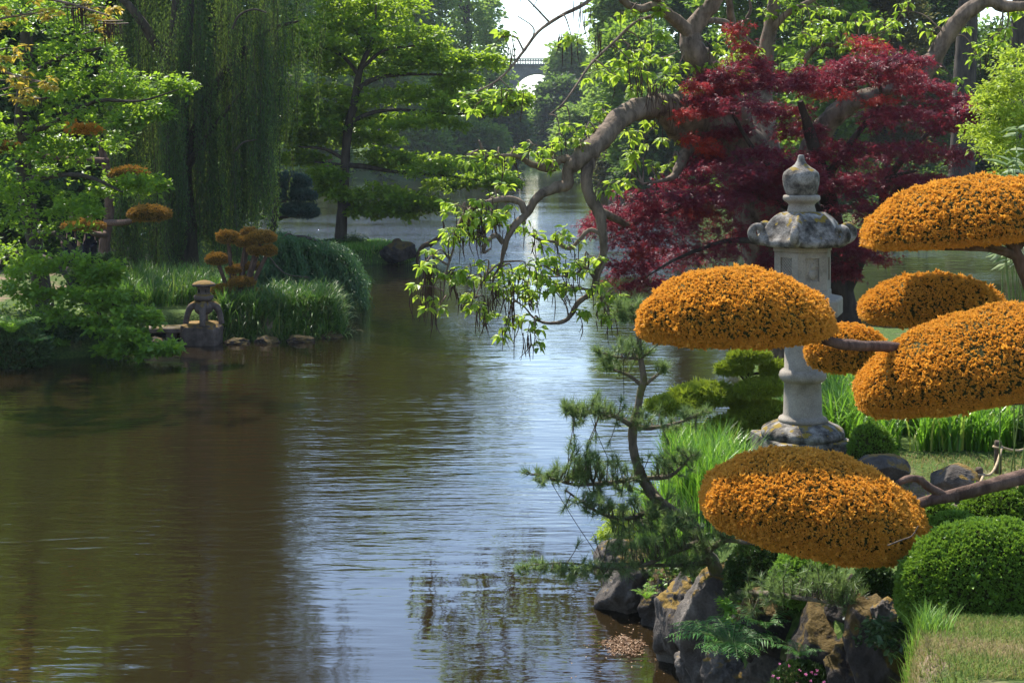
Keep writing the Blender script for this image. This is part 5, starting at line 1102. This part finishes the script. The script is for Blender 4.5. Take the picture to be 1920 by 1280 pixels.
# mushroom-shaped yew by the small lantern
def mush_yew():
    Y = 31.8; x = (440 - CX) * Y / F; s = Y / F
    root = thing('cloud_pruned_yew', 'small yew clipped into many rusty mushroom caps behind the small stone lantern', 'topiary tree', (x, Y, gz(x, Y)))
    z0 = gz(x, Y)
    caps = [(428, 446, 20, 13, 10, 434), (468, 436, 15, 8, 5, 458), (491, 446, 26, 13, 9, 478), (460, 454, 18, 10, 8, 455), (478, 470, 13, 8, 7, 470), (503, 470, 15, 10, 9, 482), (407, 486, 20, 11, 9, 425), (454, 529, 24, 10, 7, 450), (418, 544, 21, 10, 7, 432), (473, 549, 18, 8, 6, 452), (440, 505, 16, 7, 6, 440), (470, 500, 18, 7, 6, 462)]
    for px, py, rx, up, dn, bx in caps:
        yy = Y + rng.normal() * .25; g = G(); c = P(px, py, yy); b_ = A((bx + (440 - bx) * .6 - CX) * s, Y, z0 - .05)
        g.tube(np.array([b_, (b_ + c) / 2 + A((bx - px) * s * .2, 0, -.05), c + A(0, 0, -.02)]), np.array([.06, .05, .04]), 8, 0, .5, 4, .05); g.build('stem', M['barkred'], root)
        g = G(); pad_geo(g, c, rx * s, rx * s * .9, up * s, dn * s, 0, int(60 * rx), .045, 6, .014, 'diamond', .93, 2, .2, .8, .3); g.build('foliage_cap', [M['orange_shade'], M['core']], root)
mush_yew()
def left_yew():
    Y = 36.5; x = (200 - CX) * Y / F; s = Y / F
    root = thing('cloud_pruned_yew', 'old yew with flat orange cushions showing through gaps of the oak foliage', 'topiary tree', (x, Y, gz(x, Y)))
    g = G(); pts, r = path([(200, 560, Y, 12), (195, 470, Y, 10), (205, 400, Y, 9), (200, 320, Y, 8), (180, 250, Y, 5)]); pts[0, 2] = gz(x, Y) - .1; g.tube(pts, r, 10, wob=.06); g.build('trunk', M['barkred'], root)
    for px, py, rx, up, dn in ((158, 243, 32, 9, 6), (242, 328, 32, 14, 8), (280, 402, 38, 16, 12), (156, 425, 38, 11, 5), (15, 278, 26, 10, 6)):
        yy = Y + rng.normal() * .4 - (6.0 if py < 340 else 3.0); sc = yy / F; g = G(); c = P(px, py, yy); pad_geo(g, c, rx * sc, rx * sc * .9, up * sc, dn * sc, 0, int(46 * rx), .06, 6, .018, 'diamond', .93, 2, .2, .8, .3)
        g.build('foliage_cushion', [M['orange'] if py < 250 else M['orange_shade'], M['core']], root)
        g = G(); k = A((200 - CX) * s, Y, c[2] - .35); g.tube(np.array([k, (k + c) / 2 + A(0, 0, -.08), c]), np.array([.09, .07, .04]), 8, 0, .5, 4, .05); g.build('branch', M['barkred'], root)
left_yew()
clipped('clipped_shrub', 'large dark brownish dome in the shade below the two visitors', 190, 479, 566, 60, 34.5, 'darkbox', 4200, .07, .03)
clipped('bank_shrub', 'dark leafy bush at the water edge in the lower left', 30, 615, 690, 60, 27.2, 'darkbox', 2200, .10, .05, cat='shrub')
clipped('bank_shrub', 'low grey green shrub beside the left fern, under the oak', 128, 632, 678, 52, 28.2, 'darkbox', 1800, .09, .04, cat='shrub')
clipped('bank_shrub', 'pale lit leafy clump at the water edge beneath the oak', 108, 640, 676, 16, 27.9, 'boxlight', 500, .08, .04, cat='shrub')
fern('fern', 'large sunlit fern on the bank at the left edge', tuple(P(22, 628, 26.9)), 18, .85, 'fernlight', lift=1.1)
fern('fern', 'smaller fern beneath the large sunlit fern on the left bank', tuple(P(62, 650, 27.0)), 14, .6, 'fern', lift=1.0)
# leafy ground cover along the left bank
g = G(); p = tufts_of(scatter_in([(-13, 26.4), (-9.6, 27.4), (-8, 28.4), (-7.4, 29.8), (-9.5, 31), (-13, 30)], 170), 12, .14); n = len(p); leaves(g, p + rng.random((n, 1)) * A(0, 0, .16), rdir(n) + A(0, -.2, .2), A(0, 0, 1) + .5 * rng.normal(size=(n, 3)), rng.uniform(.08, .16, n), .06, 'diamond')
tag(g.build('ground_cover', M['willow']), 'leafy ground cover along the left bank', 'plants', kind='stuff')

# two visitors behind the bushes
def skin_mesh(name, joints, edges, m, parent, sub=2):
    bm = bmesh.new(); sk = bm.verts.layers.skin.verify(); vs = [bm.verts.new(tuple(j[:3])) for j in joints]
    for v, j in zip(vs, joints): v[sk].radius = (j[3], j[4] if len(j) > 4 else j[3])
    for a, c in edges: bm.edges.new((vs[a], vs[c]))
    vs[0][sk].use_root = True
    me = bpy.data.meshes.new(name); bm.to_mesh(me); bm.free(); o = bpy.data.objects.new(name, me); COL.objects.link(o); me.materials.append(m)
    md = o.modifiers.new('Skin', 'SKIN'); md.use_smooth_shade = True; s2 = o.modifiers.new('Subdivision', 'SUBSURF'); s2.levels = sub; s2.render_levels = sub
    o.parent = parent; return o
def person(label, px, Y, h, turn, back=True):
    x = (px - CX) * Y / F; root = thing('person', label, 'person', (x, Y, gz(x, Y))); root.rotation_euler = (0, 0, turn); k = h / 1.75
    J = [(0, 0, .95, .15, .11), (0, .01, 1.12, .145, .10), (0, .0, 1.32, .17, .11), (0, 0, 1.45, .10, .08), (0, -.01, 1.53, .052), (0, -.03, 1.60, .075, .085), (0, -.02, 1.70, .072, .085),
         (.17, 0, 1.41, .062), (.25, .02, 1.14, .048), (.27, -.05, .90, .037), (.275, -.07, .82, .028, .042), (-.17, 0, 1.41, .062), (-.25, .02, 1.14, .048), (-.27, -.05, .90, .037), (-.275, -.07, .82, .028, .042),
         (.09, 0, .90, .088), (.10, -.01, .50, .062), (.10, .02, .09, .045), (.11, -.13, .035, .035), (-.09, 0, .90, .088), (-.10, -.01, .50, .062), (-.10, .02, .09, .045), (-.11, -.13, .035, .035)]
    E = [(0, 1), (1, 2), (2, 3), (3, 4), (4, 5), (5, 6), (2, 7), (7, 8), (8, 9), (9, 10), (2, 11), (11, 12), (12, 13), (13, 14), (0, 15), (15, 16), (16, 17), (17, 18), (0, 19), (19, 20), (20, 21), (21, 22)]
    sc = lambda J: [tuple(q * k for q in j) for j in J]
    body = skin_mesh('body', sc(J), E, M['skin'], root)
    for sx in (1, -1):      # fingers
        g = G()
        for f in range(5):
            a = A(sx * .275, -.085 + .018 * f, .80) * k; l = (.05, .075, .08, .075, .055)[f]
            g.tube(np.array([a, a + A(0, -.01, -l * .5), a + A(-sx * .012, -.005, -l)]) + offset(root), np.array([.009, .0085, .006]), 6, 0, .5, 2)
        g.build('fingers', M['skin'], root)
    T = [(0, 0, .98, .165, .125), (0, .01, 1.15, .165, .12), (0, 0, 1.34, .19, .13), (0, 0, 1.46, .10, .085), (.18, 0, 1.42, .075), (.262, .02, 1.14, .062), (.272, -.03, .96, .052), (-.18, 0, 1.42, .075), (-.262, .02, 1.14, .062), (-.272, -.03, .96, .052), (0, 0, .84, .17, .125)]
    skin_mesh('jacket', sc(T), [(0, 1), (1, 2), (2, 3), (2, 4), (4, 5), (5, 6), (2, 7), (7, 8), (8, 9), (0, 10)], M['black'], root)
    T = [(0, 0, .96, .165, .12), (.095, 0, .86, .10), (.10, -.01, .50, .078), (.10, .02, .10, .07), (-.095, 0, .86, .10), (-.10, -.01, .50, .078), (-.10, .02, .10, .07)]
    skin_mesh('trousers', sc(T), [(0, 1), (1, 2), (2, 3), (0, 4), (4, 5), (5, 6)], M['navy'], root)
    V, Fc = ICO3; Wv = V[:, :]; keep = (V[:, 2] > -.35) & ~((V[:, 1] < -.35) & (V[:, 2] < .45)); idx = -np.ones(len(V), int); idx[keep] = np.arange(keep.sum()); f = Fc[np.all(keep[Fc], 1)]
    g = G(); g.add(V[keep] * A(.088, .105, .10) * k * (1 + .03 * noise3(V[keep], 5, 1))[:, None] + A(0, -.005, 1.70) * k + offset(root), idx[f], 0, .5, True); g.build('hair', M['hair'], root)
    g = G(); o3 = offset(root)
    for sx in (1, -1):
        V3, F3 = ico(2); g.add(V3 * .012 * k + A(sx * .03, -.105, 1.665) * k + o3, F3, 1, .5, True); g.add(V3 * A(.012, .02, .03) * k + A(sx * .082, -.01, 1.65) * k + o3, F3, 0, .5, True)
    g.add(V3 * A(.013, .022, .025) * k + A(0, -.118, 1.635) * k + o3, F3, 0, .5, True); g.add(V3 * A(.025, .008, .006) * k + A(0, -.108, 1.595) * k + o3, F3, 2, .5, True)
    g.build('face_features', [M['skin'], M['black'], M['barkred']], root)
person('visitor in black clothes standing behind the large dark dome, arm hanging down', 168, 37.4, 1.78, math.radians(200))
person('shorter visitor in dark clothes farther left, half hidden behind the yew branches', 133, 39.5, 1.55, math.radians(15))

# ------------------------------------------------------------------ islet, its tree and stones
Y = 53; x = (640 - CX) * Y / F
T1 = [(640, 50, 75, 26), (700, 62, 75, 26), (600, 92, 62, 24), (760, 82, 75, 26), (830, 112, 62, 24), (700, 112, 75, 24), (645, 132, 50, 18), (560, 112, 45, 24), (890, 122, 36, 16), (780, 130, 60, 18), (560, 212, 55, 22), (610, 186, 55, 18), (520, 192, 36, 20), (720, 192, 70, 18), (800, 186, 70, 18), (870, 202, 60, 18), (930, 197, 42, 12),
      (962, 190, 22, 8), (700, 232, 70, 15), (790, 236, 70, 14), (540, 262, 45, 20), (600, 266, 45, 16), (700, 268, 55, 14), (560, 302, 36, 14), (580, 235, 50, 16), (760, 312, 70, 15), (840, 322, 70, 15), (915, 337, 42, 12), (945, 348, 20, 8), (720, 300, 40, 12), (860, 348, 50, 10), (700, 372, 50, 18), (760, 386, 55, 15), (800, 390, 30, 10), (740, 402, 36, 8), (688, 398, 20, 8),
      (620, 365, 18, 14), (610, 335, 22, 14), (650, 20, 60, 22), (690, -20, 60, 25), (740, 20, 60, 25), (560, 70, 30, 18), (860, 160, 40, 14), (640, 215, 40, 14)]
simple_tree('layered_tree', 'broad tree with flat tiers of sunlit green foliage on the islet', 'tree', (x, Y),
    path([(638, 472, Y, 13), (640, 430, Y, 11), (643, 380, Y, 10), (646, 330, Y, 9), (649, 280, Y, 8.5), (654, 235, Y, 8.5), (664, 195, Y, 7.5), (671, 150, Y, 6.5), (680, 118, Y, 5), (700, 70, Y, 3.5), (705, 10, Y, 2)]),
    [path(q) for q in ([(668, 172, Y, 5.5), (698, 150, Y, 4.5), (750, 140, Y, 3.5), (830, 140, Y, 2)], [(655, 233, Y, 5), (690, 214, Y, 4), (745, 206, Y, 3), (860, 214, Y, 2.2), (940, 206, Y, 1)], [(650, 250, Y, 4), (610, 225, Y, 3), (560, 222, Y, 2)], [(647, 300, Y, 4), (610, 280, Y, 3), (560, 275, Y, 1.5)],
     [(647, 310, Y, 5), (680, 312, Y, 5), (740, 322, Y, 3.4), (840, 330, Y, 2.4), (920, 342, Y, 1)], [(646, 312, Y, 4), (615, 306, Y, 2.6), (590, 304, Y, 1.4)], [(644, 385, Y, 4), (664, 384, Y, 3), (720, 390, Y, 2), (780, 396, Y, 1)], [(674, 142, Y, 4.5), (640, 104, Y, 3), (590, 84, Y, 2)], [(676, 130, Y, 4), (720, 95, Y, 3), (780, 86, Y, 1.5)], [(690, 90, Y, 3), (660, 50, Y, 2), (640, 30, Y, 1)])],
    pp([(a, b_, c * 1.1, d * 1.15) + ((Y + 1.5,) if abs(a - 655) < 60 and 110 < b_ < 330 else ()) for a, b_, c, d in T1], Y, None, 1.3), 'mid', 'bark', dict(nsub=26, nsprig=8, K=7, L=.185, Wd=.12, sprig=.34, flat=.25, droop=.02, subr=.33))
clipped('ivy_bush', 'dark ivy bush at the foot of the layered tree', 622, 452, 492, 24, 52, 'darkbox', 1600, .09, .05, cat='bush')
g = G(); foliage(g, pp([(668, 452, 16, 6), (660, 458, 10, 5)], 52.5, None, .1), 16, 7, 5, .10, .04); x2 = (668 - CX) * 52.5 / F; tag(g.build('twiggy_bush', M['bg2'], origin=(x2, 52.5, gz(x2, 52.5))), 'thin twiggy bush right of the layered tree trunk', 'bush')
g = G(); p = tufts_of(scatter_in([(-8.0, 50.4), (-5.4, 49.9), (-3.8, 50.5), (-3.5, 52), (-5, 54), (-8, 53.5)], 420), 24, .12); blades(g, p, rng.uniform(.10, .28, len(p)), .022, .6, 3, 1, 0, np.clip(rng.normal(.5, .3, len(p)), 0, 1)); tag(g.build('islet_grass', M['grass'], origin=(-6, 51.5, .4)), 'short bright grass on the islet', 'grass', kind='stuff')
Y = 50.2; s = Y / F
g = G(); rock_geo(g, P(750, 474, Y), (.62, .55, .42), 131, 10, .10); rock_geo(g, P(745, 458, Y), (.20, .24, .20), 133, 8, .08); tag(g.build('humped_rock', M['rockdark'], origin=P(750, 494, Y)), 'dark humped boulder at the tip of the islet', 'rock')
g = G(); pts, r = path([(782, 494, Y, 3), (785, 475, Y, 4.2), (793, 462, Y, 4.5), (806, 457, Y, 5), (816, 452, Y, 5.5), (824, 444, Y, 3.8), (831, 434, Y, 2.4), (832, 422, Y, 1.6), (829, 412, Y, .9)]); g.tube(pts, r, 10, 0, .5, 5, .04); g.tube(*path([(812, 456, Y, 3), (808, 461, Y, 2), (807, 465, Y, .6)]), 7, 0)
tag(g.build('driftwood', M['wood'], origin=pts[0]), 'curved driftwood rising like a bird neck beside the humped boulder', 'driftwood')
def cloud_pine():
    Y = 47; x = (505 - CX) * Y / F; root = thing('cloud_pruned_pine', 'blue green pine clipped into stacked dark layers between the willow and the islet', 'pine tree', (x, Y, gz(x, Y)))
    g = G(); pts, r = path([(505, 500, Y, 7), (512, 430, Y, 6), (520, 370, Y, 5), (535, 330, Y, 3)]); pts[0, 2] = gz(x, Y) - .1; g.tube(pts, r, 9); g.build('trunk', M['bark'], root)
    for px, py, rx, up, dn in ((545, 340, 36, 14, 8), (556, 366, 36, 12, 8), (562, 396, 34, 14, 10)):
        s = Y / F; g = G(); pad_geo(g, P(px, py, Y), rx * s, rx * s * .8, up * s, dn * s, .08, 1500, .11, 9, .02, 'diamond', .85, 2, .5, 1); g.build('foliage_layer', [M['blue'], M['core']], root)
        g = G(); c = P(px, py + 4, Y); a = P(514, py + 12, Y); g.tube(np.array([a, (a + c) / 2 + A(0, 0, -.05), c]), np.array([.07, .05, .03]), 6); g.build('branch', M['bark'], root)
cloud_pine()

# ------------------------------------------------------------------ background: trees, viaduct, far shore
def bg_tree(name, label, px, Y, top, wpx, mk, kind='round', n=26, L=None, base=None, trunk_r=None, depth=None, nsub=20, gap=.0, bare=.22):
    s = Y / F; x = (px - CX) * s; z0 = gz(x, Y) if base is None else base; zt = EYE - (top - HY) * s; h = zt - z0; w_ = wpx * s / 2
    root = thing(name, label, 'tree', (x, Y, z0)); tr = trunk_r or max(.12, h * .018)
    g = G(); lean = rng.normal() * .03 * h
    tp = np.array([[x, Y, z0 - .2], [x + lean * .3, Y, z0 + h * .3], [x + lean * .6, Y, z0 + h * .6], [x + lean, Y, z0 + h * .93]]); g.tube(tp, np.array([tr, tr * .8, tr * .5, tr * .1]), 9, wob=.05)
    g.build('trunk', M['bark'], root)
    pf, g = [], G()
    for i in range(n):
        u = (i + rng.random()) / n
        if kind == 'round': f = bare + (1 - bare) * u; rad = w_ * math.sqrt(max(0, 1 - ((f - .55) / .52) ** 2)); rr = w_ * rng.uniform(.28, .42); fl = .8
        elif kind == 'poplar': f = .14 + .84 * u; rad = w_ * math.sin(math.pi * min(.97, .12 + .86 * f)) ** .6; rr = w_ * rng.uniform(.32, .5); fl = 1.2
        elif kind == 'conifer': f = .12 + .87 * u; rad = w_ * (1.03 - f); rr = max(w_ * .16, rad * rng.uniform(.3, .45)); fl = .45
        else: f = bare + (1 - bare) * u; rad = w_ * (.55 + .45 * math.sin(f * 3)); rr = w_ * rng.uniform(.28, .4); fl = .42
        a = rng.random() * 6.28; q = math.sqrt(rng.random()) * .95; rad = max(rad - rr * .6, 0)
        c = A(x + lean * f + math.cos(a) * rad * q, Y + math.sin(a) * rad * q * (depth or 1), z0 + h * f - rr * fl * .5)
        pf.append([*c, rr, rr, rr * fl])
        if i % 2 == 0: b0 = A(x + lean * f * .8, Y, max(z0 + h * (f - .16), z0 + .4)); g.tube(np.array([b0, (b0 + c) / 2 + A(0, 0, .04 * h * .3), c]), np.array([tr * .38, tr * .25, tr * .08]), 6)
    g.build('branches', M['bark'], root); L = L or max(.17, .0042 * Y)
    g = G(); foliage(g, pf, nsub, 8, 5, L, L * .6, 'diamond', L * 2.2, .5, 0, .06, .40, gap=gap); g.build('crown', M[mk], root)
BG = [ # name, label, px, Y, top, width, material, kind, extra
 ('broad_tree', 'tall green tree on the far shore showing between the willow and the layered tree', 500, 162, -220, 330, 'bg1', 'round', dict(n=40)),
 ('broad_tree', 'full green tree directly behind the crown of the layered tree', 630, 185, -200, 260, 'bg1', 'round', dict(n=40)),
 ('broad_tree', 'pale grey green tree between the layered tree and the sky gap', 770, 200, -270, 200, 'bg3', 'poplar', dict(n=34)),
 ('broad_tree', 'dull green tree on the far shore above the right half of the layered tree', 700, 178, -190, 180, 'bg3', 'round', dict(n=30)),
 ('open_tree', 'thin see-through tree with visible boughs at the left side of the sky gap', 880, 207, -130, 140, 'bg3', 'round', dict(n=24, gap=.45, nsub=10, bare=.35)),
 ('open_tree', 'slender open tree leaning at the left edge of the bridge', 922, 217, -30, 60, 'bg3', 'round', dict(n=14, gap=.5, nsub=9, bare=.4)),
 ('dark_tree', 'rounded dark blue green tree on the far shore below the viaduct', 940, 210, 192, 84, 'bg2', 'round', dict(n=22, bare=.1)),
 ('dark_tree', 'tall dark green tree on the far shore right below the viaduct arch', 1055, 236, 162, 100, 'bg2', 'round', dict(n=28, bare=.1)),
 ('grey_tree', 'hazy grey green tree standing in front of the viaduct in the sky gap', 1064, 245, 88, 66, 'bg3', 'round', dict(n=26, bare=.1, gap=.2)),
 ('pale_tree', 'light green tree on the right shore beside the sky gap', 1165, 150, 40, 140, 'bg3', 'round', dict(n=30, bare=.1)),
 ('pale_tree', 'yellow green shrubby tree at the right end of the water', 1105, 168, 205, 110, 'bg3', 'round', dict(n=22, bare=.05)),
 ('mid_tree', 'green tree behind the arching catalpa limb', 1215, 112, 60, 190, 'bg1', 'round', dict(n=34, bare=.1)),
 ('dark_tree', 'low dark tree over the water behind the hanging catalpa twigs', 1240, 96, 190, 170, 'bg2', 'round', dict(n=30, bare=.08)),
 ('dark_tree', 'tall dark conifer behind the fork of the catalpa trunk', 1300, 100, -160, 190, 'bg2', 'conifer', dict(n=40)),
 ('pale_tree', 'tall pale tree rising right of the sky gap above the catalpa limb', 1195, 135, -90, 150, 'bg3', 'poplar', dict(n=30)),
 ('feathery_tree', 'bluish green feathery tree behind the pale catalpa fork', 1430, 84, -120, 260, 'bg1', 'round', dict(n=40, bare=.1)),
 ('feathery_tree', 'green tree filling the gap above the red maple', 1545, 76, -140, 230, 'bg1', 'round', dict(n=36, bare=.1)),
 ('hill_tree', 'olive tree on the slope above the red maple', 1665, 80, -60, 200, 'bg4', 'round', dict(n=28, bare=.2)),
 ('hill_pine', 'big dark pine with a bare trunk on the right slope', 1800, 62, -420, 260, 'bg2', 'round', dict(n=30, bare=.62, trunk_r=.62)),
 ('hill_pine', 'second dark pine with a thinner bare trunk at the right edge of the slope', 1905, 68, -420, 240, 'bg2', 'round', dict(n=30, bare=.6, trunk_r=.5)),
 ('hill_tree', 'dark shrubby tree on the slope behind the lime maple', 1880, 78, 60, 260, 'bg2', 'round', dict(n=30, bare=.05)),
 ('hill_tree', 'dark tree on the slope between the catalpa limb and the big pine', 1720, 92, -80, 240, 'bg2', 'round', dict(n=34, bare=.1)),
 ('dark_tree', 'dark tree behind the oak at the left edge', 20, 50, -330, 420, 'bg2', 'round', dict(n=60, bare=.02, L=.3)),
 ('dark_tree', 'dark tree between the oak and the willow', 190, 52, -330, 360, 'bg2', 'round', dict(n=60, bare=.02, L=.3)),
 ('dark_tree', 'shaded tree behind the willow curtains', 385, 57, -500, 390, 'bg2', 'round', dict(n=56, bare=.02, gap=.2, L=.28)),
 ('dark_bush', 'dark bush low on the left bank behind the oak trunk', 15, 41, 330, 260, 'bg2', 'round', dict(n=26, bare=.02)),
 ('shore_bush', 'rounded green bush on the far shore left of the open water', 880, 202, 240, 110, 'bg1', 'round', dict(n=16, bare=.02)),
 ('shore_bush', 'wide green bush on the far shore behind the layered tree', 780, 187, 250, 130, 'bg1', 'round', dict(n=18, bare=.02)),
 ('shore_bush', 'green bush on the far shore near the red azalea', 585, 172, 240, 150, 'bg1', 'round', dict(n=18, bare=.02)),
 ('shore_bush', 'low olive bush over the right shore rocks', 1165, 122, 290, 110, 'bg4', 'round', dict(n=16, bare=.02)),
 ('shore_bush', 'dark bush hanging over the water left of the red maple', 1300, 96, 262, 130, 'bg2', 'round', dict(n=18, bare=.02)),
]
for nm, lab, px, Y, top, wp, mk, kd, kw in BG: bg_tree(nm, lab, px, Y, top, wp, mk, kd, **kw)
bg_tree('azalea_bush', 'orange red azalea bush on the far shore behind the layered tree trunk', 630, 170, 296, 34, 'azalea', 'round', n=10, L=.3, bare=.02)
for i, (lab, px, Y, w_, h_) in enumerate((('grey rock on the right shore by the dark water', 1185, 112, 1.6, .8), ('pale rock on the far right shore', 1150, 125, 1.4, .6), ('round rock at the water under the dark bush', 1262, 88, 1.6, 1.0), ('long low rock behind the red maple tip', 1225, 96, 1.8, .7))):
    x = (px - CX) * Y / F; rock('far_rock', lab, (x, Y, .2), (w_, 1.2, h_), 150 + i, M['rock'], 'rock', 'rocks of the far shore')
# far woodland as one mass, open where the valley shows the sky
pf = []
for k in range(150):
    Y = rng.uniform(225, 330); px = rng.uniform(-300, 2300)
    top = rng.uniform(40, 150) if not 865 < px < 1185 else rng.uniform(200, 235)
    c = P(px, top, Y); z0 = gz(c[0], Y); zz = z0
    while zz < c[2]: r_ = rng.uniform(4.5, 7.5); pf.append([c[0] + rng.normal() * 3, Y + rng.normal() * 3, min(zz + r_ * .6, c[2] - r_ * .5), r_, r_, r_ * .8]); zz += r_ * 1.1
g = G(); foliage(g, pf, 8, 6, 4, 1.0, .6, 'diamond', 1.8, .5, 0, .05); tag(g.build('far_woodland', M['bg1']), 'woodland covering the far valley sides', 'woods', kind='stuff')
# undergrowth on the right slope and far shores
g = G(); p = scatter_in([(14, 66), (30, 55), (60, 60), (60, 110), (12, 110)], 5200); n = len(p); foliage(g, np.column_stack([p[:900], np.full((900, 3), 1.) * rng.uniform(.4, 1.1, (900, 1))]), 5, 5, 4, .24, .14, 'diamond', .4); tag(g.build('slope_undergrowth', M['bg2']), 'ferny undergrowth on the right slope', 'plants', kind='stuff')
g = G(); q = np.vstack([scatter_in([(-24, 161), (-12, 176), (-2, 206), (-6, 212), (-20, 185), (-30, 165)], 150), scatter_in([(9, 185), (8, 150), (8.8, 118), (11, 96), (14, 78), (17, 78), (14, 110), (14, 185)], 170)])
foliage(g, np.column_stack([q, np.full((len(q), 3), 1.) * rng.uniform(.5, 1.6, (len(q), 1))]), 6, 5, 4, .4, .24, 'diamond', .6); tag(g.build('shore_undergrowth', M['bg1']), 'low leafy growth along the far shores', 'plants', kind='stuff')
def viaduct():
    Y = 345; s = Y / F; zt = lambda py: EYE - (py - HY) * s; xx = lambda px: (px - CX) * s
    root = thing('stone_viaduct', 'grey stone viaduct with round arches and a balustrade far off in the sky gap', 'bridge', (xx(1000), Y, 0))
    zd = zt(125); ya, yb = Y - 3, Y + 3; g = G(); sp = 118 * s; R = 46 * s; crown = zt(139); spr = crown - R
    for k in range(-4, 5):
        cx_ = xx(1008) + k * sp; an = np.linspace(0, math.pi, 25); ax = cx_ - R * np.cos(an); az = spr + R * np.sin(an)
        for y, fl in ((ya, 1), (yb, -1)):
            bot = np.stack([ax, np.full(25, y), az], 1); top = bot.copy(); top[:, 2] = zd; g.grid(np.stack([bot, top]), 0, .5, False)
        g.grid(np.stack([np.stack([ax, np.full(25, ya), az], 1), np.stack([ax, np.full(25, yb), az], 1)]), 0, .5, False)
        pw = sp - 2 * R; x0 = cx_ + R; g.box(A(x0 + pw / 2, Y, (zd - 3) / 2), (pw, yb - ya, zd + 3))
    g.build('arches', M['viaduct'], root)
    g = G(); g.box(A(xx(1008), Y, zd + .25), (9.2 * sp, 7.4, .5)); g.box(A(xx(1008), ya - .5, zd + 1.62), (9.2 * sp, .45, .28)); g.box(A(xx(1008), yb + .5, zd + 1.62), (9.2 * sp, .45, .28)); g.build('deck', M['viaduct'], root)
    g = G()
    for x in np.arange(xx(1008) - 4.5 * sp, xx(1008) + 4.5 * sp, .62): g.lathe([(.09, zd + .5), (.17, zd + .8), (.08, zd + 1.1), (.14, zd + 1.48)], A(x, ya - .5, 0), 6)
    g.build('balustrade', M['viaduct'], root)
viaduct()

# ------------------------------------------------------------------ air between here and the far shore
mh = bpy.data.materials.new('haze'); mh.use_nodes = True; t = mh.node_tree; t.nodes.clear()
o = t.nodes.new('ShaderNodeOutputMaterial'); v = t.nodes.new('ShaderNodeVolumePrincipled'); v.inputs['Density'].default_value = .00022; v.inputs['Color'].default_value = (.80, .88, 1, 1); v.inputs['Anisotropy'].default_value = 0
t.links.new(v.outputs[0], o.inputs['Volume'])
g = G(); g.box(A(0, 340, 40), (1500, 800, 90)); tag(g.build('haze', mh), kind='stuff')
